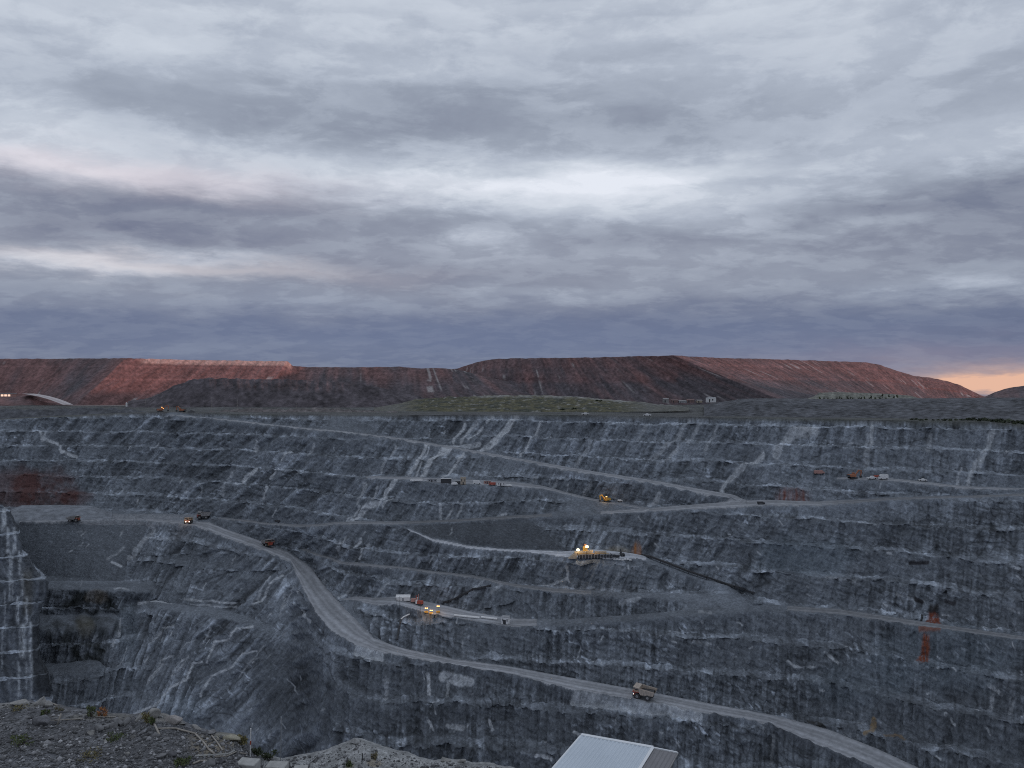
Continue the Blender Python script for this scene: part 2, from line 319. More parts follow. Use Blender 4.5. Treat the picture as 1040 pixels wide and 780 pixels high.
def poly(pts):
    pts = np.array(pts, float); ins = np.zeros(PX.shape, bool); j = len(pts) - 1
    for i in range(len(pts)):
        xi, yi = pts[i]; xj, yj = pts[j]
        cnd = ((yi > PY) != (yj > PY)); ins ^= cnd & (PX < (xj - xi) * (PY - yi) / (yj - yi + 1e-9) + xi); j = i
    return ins
def soft(m, n=3): return blur_cols(blur_rows(m.astype(float), n), n)
dumpm = soft(poly([(0,531),(150,530),(146,545),(132,562),(126,590),(0,590)])) 
stock = soft(poly([(414,535),(470,531),(530,527.5),(545,532),(562,545),(578,556),(520,555.5),(480,551),(440,546)]))
smoothm = np.clip(dumpm + stock, 0, 1)
# benches: 15 m lifts cut into the faces
amp = (.62 + .38 * sstep(-.3, .1, fbm(X / 90, Y / 90, Z / 60 + 3, 2))) * (1 - smoothm)
swirl = np.exp(-.5 * (((PX - 285) / 45) ** 2 + ((PY - 715) / 45) ** 2))
amp = amp * (1 - .97 * np.clip(swirl * 1.7, 0, 1)) * (1 - .7 * sstep(120, 160, PX) * (1 - sstep(300, 350, PX)) * sstep(545, 580, PY))
mask = face * amp
side = np.arctan2(X, Y) * 650            # along-wall coordinate
lean = np.interp(PX, [0, 120, 200, 330, 380, 720, 820, 900, 1040], [.25, .7, .85, .7, .64, .52, .25, .12, .1])
zz = Z + 2.8 * fbm(X / 60, Y / 60, 0 * X + .5, 2) + 1.3 * pn((side - lean * Z) / 13, 0 * X, Z / 40) + .7 * fbm(X / 6, Y / 6, 0 * X, 2)
t = (zz + 130) / 15; lev = np.floor(t); f = t - lev
PYq = HZ - ((lev + .5) * 15 - 130) / D * K     # one lean per lift
lean = lean * (1 - .85 * (PYq > 612) * (PX > 330))
p = np.where(f < .40, .05 * f / .40, .05 + .95 * np.clip((f - .40) / .60, 0, 1) ** 1.2)
Z1 = Z + 15 * (p - f) * mask
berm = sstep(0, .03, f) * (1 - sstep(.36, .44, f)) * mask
# relief: slanted ribs (foliation), blast-hole flutes, blocky roughness, pushed along the horizontal normal
nh = n0[..., :2].copy(); nh /= np.linalg.norm(nh, axis=-1, keepdims=True) + 1e-6
nh = np.stack([blur_cols(blur_rows(nh[..., i], 6), 6) for i in (0, 1)], -1)
sd = lev * 37.31 * (mask > .3) * (1 - .97 * ((PX > 110) & (PX < 320) & (PY > 560)))           # every lift was blasted on its own: its ribs do not line up with the next
s1 = side - lean * Z1 + sd * .21
rib = 1 - np.abs(pn(s1 / 11, Z1 / 55, sd)) * 2.4
rib2 = pn(s1 / 4.2, Z1 / 26, sd + 9)
rib3 = pn(s1 / 1.8, Z1 / 20, sd + 4)
flute = pn(side / 1.5, Z1 / 22, sd)
blk = .6 - np.abs(fbm(s1 / 6.5, Z1 / 10, Y / 40 + sd, 3, .6)) * 3.2
nosem = sstep(90, 130, PX) * (1 - sstep(300, 350, PX)) * sstep(545, 580, PY)
bed = pn(side / 10, (Z1 + .10 * side) / 1.7, Y / 60 + 5) * (1 - nosem)
big = fbm(X / 38, Y / 38, Z1 / 26, 3)
fstr = face * (1 - .93 * smoothm)
d = fstr * (1 - .55 * berm) * (1 - .45 * np.clip(swirl * 1.2, 0, 1)) * (2.0 * big + (1.5 + .5 * nosem) * rib + (1.4 + .8 * nosem) * rib2 + (.6 + .5 * nosem) * rib3 + .2 * flute * sstep(-.1, .2, big) + 1.3 * blk + .6 * bed) + .12 * blk
# irregular rubble along the berms
rub = np.clip(fbm(X / 3.2, Y / 3.2, Z1 / 3, 2) + .05, 0, 1)
X1 = X + nh[..., 0] * d; Y1 = Y + nh[..., 1] * d
Z1 = Z1 + rub * (.8 + 1.6 * berm) * face * (1 - smoothm) + smoothm * .35 * fbm(X / 4, Y / 4, Z / 4, 2)
# safety windrows along the outer road edges
def lane(lu, ll, x0, x1):
    yu = np.interp(pxs, lu[0], lu[1]); yl = np.interp(pxs, ll[0], ll[1]); hw = np.minimum(1, (yl - yu) / 5)
    yu = yu + hw * .8 * fbm(pxs / 9, 0 * pxs, 0 * pxs + x0, 3); yl = yl + hw * .8 * fbm(pxs / 7, 0 * pxs + 4, 0 * pxs + x0, 3)
    a = (PY - yu[None]) / (yl - yu)[None]; a[:, (pxs < x0) | (pxs > x1)] = -9; return a, yu, yl
LANES = [(U, E, 20, 1260, 0), (HU, HL, 160, 758, 1), (SU, SL, 222, 560, 2), (SU, SL, 610, 1260, 8), (BU, BL, 372, 660, 3), (AU, AL, 415, 656, 4), (C1U, C1L, 302, 600, 5), (C2U, C2L, 348, 545, 6), (C2U, C2L, 800, 1260, 9), (VU, VL, 850, 1140, 7)]
lanev = np.full(PX.shape, -1.0); laneid = np.full(PX.shape, -1)
for lu, ll, x0, x1, i in LANES:
    a, yu, yl = lane(lu, ll, x0, x1)
    yl = yl[None]; w = np.exp(-.5 * ((PY - yl - .8) / .9) ** 2) * ((PX > x0) & (PX < x1))
    Z1 = Z1 + w * (2.0 if i in (0, 1) else .9) * (.7 + 1.1 * np.clip(pn(X / 5, Y / 5, Z / 5), -.5, 1))
    okk = (a >= 0) & (a <= 1.0) & (laneid < 0); lanev[okk] = a[okk]; laneid[okk] = i
# ---------------------------------------------------------------- pit: rock tone (albedo, with some sky light on the berms painted in)
base_v = .40 * fbm(X / 70, Y / 70, Z / 50, 3) + .30 * fbm(X / 14, Y / 14, Z / 9, 3)
rgt = .35 + .65 * np.clip(sstep(600, 760, PX) * sstep(440, 520, PY) + sstep(600, 680, PY) * sstep(330, 400, PX), 0, 1)
smf = .45 + .75 * sstep(-.2, .2, fbm(X / 42, Y / 42, Z / 26 + 31, 3))        # some faces broke smooth, some rough
sk = 1.45 - .6 * rgt + .35 * nosem - .35 * sstep(560, 700, PX) * (PY < 520)
base_v += fstr * smf * (.36 * sk * rib2 + .26 * sk * (rib - .5) + .34 * sk * rib3 + .14 * flute + .10 * pn(sd, sd * .37, 0 * X) + .34 * rgt * bed + .25 * rgt * pn(side / 7, (Z1 + .2 * side) / .9, Y / 40))
crk = sstep(0, .10, .10 - np.abs(pn(s1 / 6, Z1 / 7, sd + 2))) + .8 * (1 - nosem) * sstep(0, .08, .08 - np.abs(pn(side / 14, (Z1 + .1 * side) / 3.2, sd + 6)))
base_v -= .46 * crk * fstr * smf
vein = sstep(.22, .45, pn(s1 / 6.5, Z1 / 70, sd * .2 + 4)) * sstep(-.02, .25, fbm(X / 60, Y / 60, Z / 30 + 9, 2)) * fstr
base_v += .28 * vein * (.55 + .9 * pn(s1 / 2, Z1 / 5, 3.3))
base_v += .42 * berm * (.6 + 1.9 * pn(X / 12, Y / 12, Z / 9)) + .30 * sstep(.25, .5, rub) * face * (.3 + .5 * berm)  # berm dust, lightened more to paint in sky light on the flats
flk = sstep(.36, .5, pn(side / 5.5 + 3, (Z1 + .25 * side) / 1.6, Y / 9)) * sstep(-.05, .25, fbm(X / 45, Y / 45, Z / 30 + 20, 2)) * fstr
base_v += .65 * flk * smf
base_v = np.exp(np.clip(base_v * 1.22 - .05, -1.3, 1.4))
# regions, photo-surveyed
def blob(cx, cy, rx, ry, ang=0):
    c, s = math.cos(ang), math.sin(ang); u = ((PX - cx) * c + (PY - cy) * s) / rx; v = (-(PX - cx) * s + (PY - cy) * c) / ry
    wv = .35 * fbm(PX / 22, PY / 14, 0 * PX + cx, 3)
    return 1 - sstep(.55, 1.1, np.sqrt(u * u + v * v) + wv)
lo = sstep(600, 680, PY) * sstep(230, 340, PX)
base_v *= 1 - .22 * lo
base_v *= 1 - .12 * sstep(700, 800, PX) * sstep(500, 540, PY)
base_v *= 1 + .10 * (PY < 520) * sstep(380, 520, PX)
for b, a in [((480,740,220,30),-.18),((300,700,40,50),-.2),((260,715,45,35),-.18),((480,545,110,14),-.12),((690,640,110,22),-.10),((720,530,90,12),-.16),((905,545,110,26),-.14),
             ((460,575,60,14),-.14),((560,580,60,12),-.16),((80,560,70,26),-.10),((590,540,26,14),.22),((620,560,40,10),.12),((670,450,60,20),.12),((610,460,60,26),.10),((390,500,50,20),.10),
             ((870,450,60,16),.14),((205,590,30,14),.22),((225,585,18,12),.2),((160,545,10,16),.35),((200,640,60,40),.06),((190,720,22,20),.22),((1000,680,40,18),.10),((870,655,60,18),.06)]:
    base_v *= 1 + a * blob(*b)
base_v = np.where(smoothm > .5, .62 + .05 * fbm(X / 3, Y / 3, Z / 3, 2) + .10 * pn(s1 / 9, Z / 60, 0 * X) + .45 * sstep(.45, .6, pn(X / 1.3, Y / 1.3, Z / 1.3)), base_v)
base_v *= 1 + .25 * dumpm - .24 * stock
ROCKC = np.array([.147, .164, .188])
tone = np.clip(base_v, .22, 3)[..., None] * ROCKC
PALE = np.array([.445, .47, .50])
def paint(c, w):
    global tone
    w = np.clip(w, 0, 1)[..., None]; tone = tone * (1 - w) + np.asarray(c) * w
# greener and bluer schist lower right, warmer top
paint(np.array([.125, .155, .185]) * 1, .45 * blob(820, 560, 60, 26) + .35 * blob(960, 660, 90, 40) + .3 * blob(870, 690, 60, 26) + .3 * blob(185, 725, 26, 26) + .3 * blob(130, 640, 14, 40))
rs = np.random.RandomState(3)
wob = fbm(PX / 9, PY / 6, 0 * PX + 2, 3); brk = fbm(PX / 5, PY / 4, 0 * PX + 7, 3)
def stroke(pts, w, a=.8, colr=PALE, brkup=.45, wv=1.0):
    acc = {}
    pts = np.array(pts, float)
    m = w * 3 + 6
    c0, c1 = np.searchsorted(pxs, [pts[:, 0].min() - m, pts[:, 0].max() + m])
    if c1 <= c0: return
    sl_ = slice(c0, c1); qx, qy = PX[:, sl_], PY[:, sl_]
    r = (qy > pts[:, 1].min() - m) & (qy < pts[:, 1].max() + m); rr = np.where(r.any(1))[0]
    if not len(rr): return
    sr = slice(rr[0], rr[-1] + 1); qx, qy = PX[sr, sl_], PY[sr, sl_]
    wx = wob[sr, sl_] * min(2.2, .6 + w * .7) * wv; qx = qx + wx; qy = qy + wx * .4
    best = np.full(qx.shape, 1e9)
    for (x0, y0), (x1, y1) in zip(pts[:-1], pts[1:]):
        dx_, dy_ = x1 - x0, y1 - y0; tt = np.clip(((qx - x0) * dx_ + (qy - y0) * dy_) / (dx_ * dx_ + dy_ * dy_ + 1e-9), 0, 1)
        best = np.minimum(best, np.hypot(qx - x0 - tt * dx_, qy - y0 - tt * dy_))
    k = (1 - sstep(w * .42, w * .6 + .45, best)) * min(1.0, a * 1.45) * np.clip(1.2 - brkup * .6 + brkup * 2.6 * brk[sr, sl_], .1, 1)
    tone[sr, sl_] = tone[sr, sl_] * (1 - k[..., None]) + np.asarray(colr) * k[..., None]
S = [ # pale spill chutes and quartz bands
 ([(525,421),(516,432),(502,447),(487,457)],5,.7),([(551,425),(542,440),(529,462)],1.6,.8),([(472,430),(460,448)],2,.6),([(484,429),(476,436),(468,448)],2.2,.6),([(490,432),(476,446)],1.6,.6),
 ([(487,449),(470,452),(452,452)],3,.55),([(500,420),(495,428)],2.5,.5),
 ([(432,452),(424,468),(413,482)],2.4,.65),([(436,454),(422,480)],1.4,.5),([(457,456),(446,458),(438,466),(430,478),(426,483)],3.6,.75),([(470,461),(458,475),(450,484)],2,.6),([(462,470),(452,483)],1.2,.5),
 ([(297,454),(287,464)],1.6,.6),([(285,471),(276,482)],1.8,.65),([(272,492),(268,501)],1.6,.6),([(262,446),(260,458)],2.2,.5),([(261,476),(252,480),(245,488),(239,490)],2,.8),([(236,478),(226,498)],3,.3),([(320,448),(314,462)],1.6,.4),([(402,452),(392,466),(387,476)],1.6,.4),
 ([(41,437),(43,442),(58,446),(63,456),(78,460)],1.8,.6),([(48,436),(44,444)],1.3,.5),
 ([(402,488),(392,496),(387,509),(371,512),(361,526),(355,531)],3.2,.75),([(384,492),(378,506)],1.8,.5),([(372,490),(364,508)],3,.4),([(398,500),(390,512)],1.5,.5),([(366,511),(352,530)],1.8,.45),
 ([(352,540),(343,556)],2,.5),([(367,542),(360,553)],2.2,.5),([(376,546),(365,563)],1.8,.45),([(330,585),(322,600)],2,.4),([(360,590),(345,605)],1.8,.4),([(395,592),(378,606)],1.8,.4),
 ([(448,512),(447,526)],2,.45),([(505,522),(514,518)],3,.5),([(460,514),(452,524)],1.5,.4),([(465,505),(470,512),(460,528)],1.3,.3),
 ([(828,435),(806,437),(797,444),(789,457)],7,.45),([(775,458),(762,468),(742,481),(733,497)],4.5,.5),([(886,428),(885,450)],2.5,.4),([(882,440),(880,465)],6,.22),([(1008,437),(999,458),(988,470),(983,490)],4.5,.45),([(977,470),(972,488)],2.5,.4),([(1002,455),(994,470)],2.5,.3),
 ([(945,440),(942,458)],4,.2),([(700,425),(680,450),(660,462)],4,.28),([(712,428),(698,448)],3,.25),([(730,430),(716,455)],2.5,.25),([(690,452),(672,468)],3,.28),([(660,428),(646,444)],2,.25),([(600,448),(585,470)],2.5,.25),([(545,484),(532,496)],2.4,.3),([(572,482),(560,494)],2,.3),([(600,490),(588,502)],2.4,.3),([(670,500),(660,512)],4,.35),
 ([(289,582),(278,589),(266,610),(258,613)],2.8,.6),([(275,584),(262,608)],1.8,.45),([(257,636),(241,637),(232,649),(221,650),(211,672)],2.4,.7),([(260,661),(248,662),(237,677),(216,685),(204,706)],2.4,.6),([(268,655),(240,690)],2,.3),
 ([(206,671),(197,672),(190,690),(175,696),(160,715),(134,722)],2.8,.7),([(175,665),(164,669),(160,681),(150,690)],1.8,.5),([(193,665),(182,680)],2,.45),([(186,668),(176,686)],1.6,.4),([(168,672),(158,686),(150,692)],2.4,.4),([(200,648),(190,652),(182,664)],1.6,.4),([(178,634),(166,637),(152,656)],1.8,.45),([(215,636),(207,652)],1.6,.4),
 ([(124,625),(118,640),(114,655)],1.8,.5),([(130,655),(118,674)],1.8,.5),([(302,612),(310,622),(316,630)],3,.5),([(292,602),(285,625)],2.2,.3),([(300,596),(288,618)],2,.3),
 ([(292,690),(303,705)],1.6,.4),([(286,728),(290,740)],1.6,.35),([(140,609),(160,610),(174,612)],4,.6),([(188,607),(205,609),(238,612)],2.2,.5),([(196,612),(215,614),(240,616)],1.6,.4),([(114,571),(123,575)],2.0,.6),([(116,598),(123,597),(131,599)],1.8,.5),([(108,568),(118,563),(126,556)],1.5,.3),([(156,534),(150,545),(138,557),(131,566)],4,.3),
 ([(364,659),(372,662),(386,666)],8,.55),([(435,681),(436,697)],2.6,.6),([(450,683),(478,688)],7,.5),([(455,688),(454,700)],2,.35),([(394,684),(392,704)],4,.25),([(440,712),(446,706)],2,.4),([(455,729),(470,731)],4,.3),([(435,726),(440,734)],2,.4),([(497,727),(500,735)],2,.4),
 ([(584,706),(620,713),(650,717),(690,722),(708,726)],9,.42),([(660,718),(706,722)],5,.4),([(655,740),(648,752)],6,.2),([(583,738),(602,741)],1.6,.7),([(545,765),(560,768)],2.4,.5),
 ([(762,728),(775,740)],4,.2),([(786,745),(782,775)],4,.25),([(800,735),(870,745)],4,.18),([(1005,692),(1018,700)],3,.6),([(1008,700),(1006,712)],5,.35),([(1028,703),(1026,716)],6,.3),([(960,723),(970,730)],2.4,.6),([(1000,733),(1006,739)],2,.6),
 ([(800,667),(812,672),(828,671)],1.8,.6),([(838,661),(852,670)],2.2,.6),([(852,649),(862,656)],1.6,.5),([(826,693),(832,680)],1.5,.3),([(1024,573),(1036,577)],1.8,.7),([(1023,614),(1035,617)],2,.6),([(997,628),(1004,634)],1.8,.55),([(911,599),(938,605)],2,.4),([(840,585),(872,590)],5,.25),
 ([(930,568),(945,567)],1.2,.5),([(865,527),(890,532)],1.4,.5),([(630,610),(650,607)],2,.3),([(552,590),(562,586),(576,582)],2,.5),([(576,574),(577,584)],2,.45),([(680,635),(700,637)],2,.35),([(700,650),(725,652)],1.6,.4),([(710,621),(722,622)],3,.45),([(527,634),(540,633)],3,.5),([(480,598),(492,588)],2,.35),([(500,600),(512,592)],2.5,.35),
 ([(0,519),(4,516)],2,.4)]
for ps, w, a in S:
    qx_, qy_ = ps[0]
    if qx_ < 330 and qy_ > 575: stroke(ps, w * .62, min(.9, a * 1.0), PALE, .55, .45)
    elif qx_ > 640 and qy_ > 520: stroke(ps, w * .8, a * .7, PALE, .95)
    else: stroke(ps, w, a)
# short slabs and scattered pale chips
for i in range(300):
    x = rs.uniform(0, 1040); yy = rs.uniform(430, 775)
    if yy < 540 and x > 20 and rs.rand() < .6: continue
    ln = rs.uniform(1.5, 7); lowr = x > 640 and yy > 520
    an = rs.normal(.35, .35) if lowr else rs.normal(-1.0, .35)
    stroke([(x, yy), (x + ln * math.cos(an), yy + ln * math.sin(an))], rs.uniform(.5, .9), rs.uniform(.15, .6), PALE, .5)
# iron stains, wet rock, algae, a painted drain hole
RED = np.array([.085, .042, .040])
paint(RED, .75 * blob(48, 494, 38, 26) * (.5 + .9 * np.clip(brk + .3, 0, 1)) + .5 * blob(78, 503, 20, 10) + .6 * blob(12, 492, 36, 26))
fl = .4 + .9 * np.clip(pn(PX / 2.2, PY / 30, 0 * PX) + .3, 0, 1)
paint(np.array([.16, .060, .045]), .8 * fl * blob(805, 502, 22, 9))
paint(np.array([.30, .13, .05]), .75 * fl * blob(646, 556, 6, 11, .25)); paint(np.array([.24, .20, .13]), .45 * blob(625, 558, 20, 8))
def stain(pts, colr, a, flute_=.5, wob_=1.6):
    pts = np.array(pts, float); c0, c1 = np.searchsorted(pxs, [pts[:, 0].min() - 6, pts[:, 0].max() + 6]); sl_ = slice(c0, c1)
    qx, qy = PX[:, sl_] + wob[:, sl_] * wob_, PY[:, sl_] + brk[:, sl_] * 2 * wob_; ins = np.zeros(qx.shape, bool); j_ = len(pts) - 1
    for i_ in range(len(pts)):
        (xi, yi), (xj, yj) = pts[i_], pts[j_]; ins ^= ((yi > qy) != (yj > qy)) & (qx < (xj - xi) * (qy - yi) / (yj - yi + 1e-9) + xi); j_ = i_
    k = blur_cols(blur_rows(ins.astype(float), 1), 1) * a * np.clip(1 - flute_ + flute_ * 2.4 * (pn(qx / 1.6, qy / 9, 0 * qx) + .35) + .8 * brk[:, sl_], .05, 1)
    tone[:, sl_] = tone[:, sl_] * (1 - k[..., None]) + np.asarray(colr) * k[..., None]
stain([(944,612),(951,612),(954,622),(955,632),(957,637),(940,637),(941,630),(943,622)], (.15, .034, .012), .95, .35)
stain([(938,640),(945,640),(944,650),(943,660),(942,671),(930,671),(933,662),(936,652)], (.17, .045, .018), .95, .5)
stain([(943,607),(953,607),(953,614),(944,614)], (.018, .016, .016), .95, .1)  # dark inside of a drain hole, painted flat on the wall
stroke([(937, 617), (936, 632)], 1.6, .9, (.02, .02, .02), .2); stroke([(935,637),(955,639)], 3, .5, (.2, .08, .05), .3)
stroke([(888, 722), (886, 738), (880, 742)], 5, .5, (.22, .15, .07), .5); stroke([(900, 742), (918, 746)], 6, .35, (.21, .14, .07), .6)
stroke([(924, 568), (942, 568)], 2.2, .7, (.03, .03, .035), .2); stroke([(930, 602), (936, 605)], 3, .7, (.03, .03, .035), .2); stroke([(960, 606), (970, 608)], 2.2, .7, (.03, .03, .035), .3)
stroke([(822, 731), (836, 738)], 5, .7, (.03, .03, .03), .5)
wet = np.array([.020, .023, .021])
paint(wet, .9 * (blob(92, 611, 36, 14) + blob(95, 632, 26, 9) * .7 + blob(92, 659, 22, 13) + blob(60, 640, 20, 14) * .7) * np.clip(.6 + 2.6 * fbm(PX / 9, PY / 6, 0 * PX + 3, 4), 0, 1))
paint(np.array([.20, .17, .14]), .45 * blob(98, 603, 14, 5)); paint(np.array([.10, .09, .06]), .5 * blob(86, 633, 12, 10))
for pts_, w_ in [([(650,560),(700,583),(768,605)],0)]: pass
# roads and benches
ROADC = np.array([.245, .255, .275])
lt = {0: .95, 1: .98, 2: .70, 3: .90, 4: 1.5, 5: .62, 6: .80, 7: .9, 8: .88, 9: .62}
for i, g_ in lt.items():
    gg = g_ * (1 + .22 * fbm(PX / 40, PY / 12, 0 * PX + i, 2) + .35 * fbm(PX / 6, PY / 3, 0 * PX + i, 3))
    w = (laneid == i); tone[w] = (gg[..., None] * ROADC)[w]
paint(ROADC * .95, .8 * ((PX < 200) & (PX > 12) & (PY > 522) & (PY < 532.5)) * sstep(15, 40, PX) * (.55 + .45 * sstep(.0, .3, brk + .2)))
paint(ROADC * 1.25, .7 * blob(450, 621, 80, 7, .12) * (laneid == 6))
# road tone drops towards the right on these two benches
vis = laneid >= 0
tone[(laneid == 8)] *= (1 - .35 * sstep(815, 880, PX[laneid == 8]))[:, None]; tone[(laneid == 2)] *= (1 - .3 * sstep(400, 430, PX[laneid == 2]))[:, None]

# ---------------------------------------------------------------- the plain behind the pit
kk = np.concatenate([[0.004, .012, .02, .035, .05], np.geomspace(.07, 60, 60)])[::-1]
PD = rim_d[None, :] * (1 + kk[:, None]); PXX = (pxs[None] - CX) / K * PD; rz = -(rim_y - HZ) / K * rim_d
wgt = sstep(0, .6, kk)[:, None]
PZ = rz[None] * (1 - wgt) + wgt * (-22.5) + .8 * fbm(PXX / 60, PD / 60, 0 * PD, 3) * sstep(.01, .1, kk)[:, None] + 3 * wgt * fbm(PXX / 400, PD / 400, 0 * PD, 2)
pt = (.082 + .10 * fbm(PXX / 40, PD / 30, 0 * PD, 4) + .04 * pn(PXX / 6, PD / 14, 0 * PD))[..., None] * np.array([1., 1.02, 1.03])
gr = sstep(-.05, .25, fbm(PXX / 120, PD / 60, 0 * PD + 4, 3))[..., None] * .5
pt = pt * (1 - gr) + gr * np.array([.078, .084, .070])
far = sstep(1.5, 4, kk)[:, None, None]; pt = pt * (1 - far) + far * np.array([.07, .08, .075])
AX = np.concatenate([PXX, X1]); AY = np.concatenate([PD, Y1]); AZ = np.concatenate([PZ, Z1])
AT = np.concatenate([pt, tone]); AL_ = np.concatenate([np.full(PD.shape, -1.), lanev]); AI = np.concatenate([np.full(PD.shape, -1), laneid])
V = np.stack([AX, AY, AZ], -1).reshape(-1, 3); F = grid_faces(*AX.shape)
fi = AI.ravel()[F]; isroad = (fi[:, 0] >= 0) & (fi == fi[:, :1]).all(1); rid = fi[:, 0]
def submesh(name, sel, m, smooth=True):
    f = F[sel]; u, inv = np.unique(f, return_inverse=True)
    return mesh_np(name, V[u], inv.reshape(f.shape), m, AT.reshape(-1, 3)[u], smooth, None, AL_.ravel()[u])
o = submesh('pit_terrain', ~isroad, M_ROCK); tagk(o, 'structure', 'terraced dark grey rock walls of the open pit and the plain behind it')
RN = {0: ('haul_road', 'wide grey haul road sweeping down across the pit in front of the terraces'), 1: ('haul_road', 'narrow upper haul road slanting down the far pit wall'),
      2: ('haul_road', 'bench road running level across the middle of the far wall'), 3: ('haul_road', 'pale service track past the cabins on the middle bench'), 4: ('haul_road', 'light curved track below the dark stockpile leading to the crusher'),
      5: ('haul_road', 'dark bench track under the crushing plant'), 6: ('haul_road', 'bench track with the long white pipes'), 7: ('haul_road', 'short bench road at the right of the far wall'), 8: ('haul_road', 'grey haul road running right across the far wall from the junction'), 9: ('haul_road', 'dim bench track passing under the rust stain at right')}
for i, (nm, lb) in RN.items(): tagk(submesh(nm, isroad & (rid == i), M_ROAD), 'structure', lb)
# helper: the real surface under a photo point (for standing things on the ground)
def ground(px, py):
    c = int(np.argmin(np.abs(pxs - px))); z, y, x = Z1[:, c], Y1[:, c], X1[:, c]
    sy = HZ - z / y * K; r = int(np.argmin(np.abs(sy - py))); return Vector((float(x[r] + (px - pxs[c]) / K * y[r]), float(y[r]), float(z[r])))
def plain(px, Dq):
    c = int(np.argmin(np.abs(pxs - px))); zz_ = np.interp(Dq, PD[::-1, c], PZ[::-1, c]); return Vector(((px - CX) / K * Dq, Dq, float(zz_)))
# ---------------------------------------------------------------- waste dumps, mounds and hills
def loft_dump(name, label, cols, back=500, step=2.0, nt=26, zb=-23, top_flat=True, streak=1.0, tone_fn=None, m=None, rough=1.0, kind='structure', xr=None, terr=0, cj=0.0):
    """cols: (px crest, py crest, D crest, px toe, D toe).  A tipped bank: face from toe to crest, level top behind."""
    a = np.array(cols, float); u = np.linspace(0, 1, int((a[-1, 0] - a[0, 0]) / step)); s = np.linspace(0, 1, len(a))
    w = a[:, 0]; s = (w - w[0]) / (w[-1] - w[0]); q = [np.interp(u, s, a[:, i]) for i in range(5)]
    if cj: q[1] = q[1] + cj * fbm(q[0] / 7, 0 * u + zb, 0 * u + 1.7, 4)
    xc = (q[0] - CX) / K * q[2]; yc = q[2]; zc = (HZ - q[1]) / K * q[2]
    xt = (q[3] - CX) / K * q[4]; yt = q[4]; zt = np.full_like(xt, zb)
    tt = np.linspace(0, 1, nt)[:, None]
    x = xt + (xc - xt) * tt; y = yt + (yc - yt) * tt; z = zt + (zc - zt) * tt
    ln = np.hypot(xc - xt, yc - yt) + 1; ux, uy = (xt - xc) / ln, (yt - yc) / ln
    al = np.concatenate([[0], np.cumsum(np.hypot(np.diff(xt), np.diff(yt)))])[None] + 0 * tt
    hgt = (zc - zt)[None]
    d_ = rough * (7 * fbm(al / 55, tt * 1.2 + 0 * al, 0 * al, 3) + 2.6 * pn(al / 14, tt * 1.5 + 0 * al, 0 * al + 5) + 1.3 * pn(al / 6, tt * 3 + 0 * al, 0 * al) + (5 * terr if terr else 0) * (sstep(.52, .56, tt) - 2.2 * (tt - .3) * .5 + .8 * sstep(.80, .84, tt) - .4)) * np.minimum(1, hgt / 30) * np.sin(np.pi * np.clip(tt * .97 + .03, 0, 1)) ** .5
    x = x + ux * d_; y = y + uy * d_; z = z + rough * .8 * fbm(al / 25, tt * 4 + 0 * al, 0 * al + 2, 3) * (tt > .02)
    nb = 8; bb = np.linspace(0, 1, nb + 1)[1:, None]
    xb = xc * (1 + back * bb / yc); yb = yc + back * bb; zb_ = zc + (0 if top_flat else 1) * (zb - zc) * bb + rough * 1.0 * fbm(al[:1] / 40, bb * 4 + 0 * al[:1], 0 * al[:1], 2)
    Vx = np.concatenate([x, xb]); Vy = np.concatenate([y, yb]); Vz = np.concatenate([z, zb_])
    T = np.concatenate([tt + 0 * al, 1 + bb + 0 * xb]); A = np.concatenate([al, np.broadcast_to(al[:1], xb.shape)])
    PXv = np.concatenate([q[3] + (q[0] - q[3]) * tt, np.broadcast_to(q[0], xb.shape)])
    c = tone_fn(T, A, PXv, Vz)
    o = mesh_np(name, np.stack([Vx, Vy, Vz], -1).reshape(-1, 3), grid_faces(*Vx.shape), m or M_DUMP, c.reshape(-1, 3))
    return tagk(o, kind, label)
GREY = np.array([.115, .12, .135]); BROWN = np.array([.090, .079, .088]); RUST = np.array([.172, .094, .090]); SUN_PINK = np.array([.42, .28, .25]); LIGHT = np.array([.36, .34, .34])
def dump_tone(red, lift, seed, pink=None, dark=None):
    def fn(T, A, P, Z_):
        n = fbm(A / 60, T * 1.3, 0 * A + seed, 4); st = pn(A / 16, T * 1.1, 0 * A + seed + 3); st2 = pn(A / 7, T * 1.6, 0 * A + seed + 6)
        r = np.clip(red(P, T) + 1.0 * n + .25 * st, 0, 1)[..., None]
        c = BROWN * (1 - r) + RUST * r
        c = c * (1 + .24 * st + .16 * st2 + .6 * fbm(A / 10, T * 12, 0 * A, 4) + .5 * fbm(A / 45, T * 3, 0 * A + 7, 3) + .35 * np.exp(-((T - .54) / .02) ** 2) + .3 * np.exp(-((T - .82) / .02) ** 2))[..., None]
        k = (sstep(.34, .5, pn(A / 11, T * .9, 0 * A + seed + 11)) * sstep(.15, .35, pn(A / 90, T * 4, 0 * A + seed + 2)) * .7)[..., None]
        c = c * (1 - k) + LIGHT * k
        if lift is not None:
            b = lift(P, T)[..., None]; c = c * (1 - b) + GREY * (.85 + .3 * st + .3 * n)[..., None] * b
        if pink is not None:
            b = pink(P, T)[..., None]; c = c * (1 - b) + SUN_PINK * (1 + .3 * st2)[..., None] * b
        return np.clip(c, .02, 1)
    return fn
LD = [(-420,370,2400,-420,2260),(-250,367,2280,-260,2150),(0,364.5,2080,-20,1925),(60,364.3,2030,25,1870),(128,363.8,1955,76,1785),(200,365.6,2110,150,1900),(260,366.3,2220,230,2010),(292,366.8,2270,262,2070),(297,371.5,2300,285,2100),(312,372.8,2310,300,2130),(365,373,2250,365,2080),(405,372.5,2230,405,2070),(425,374,2215,430,2050),(450,374,2200,470,2040),(468,376,2190,500,2030),(500,384,2190,540,2040),(560,398,2200,580,2100)]
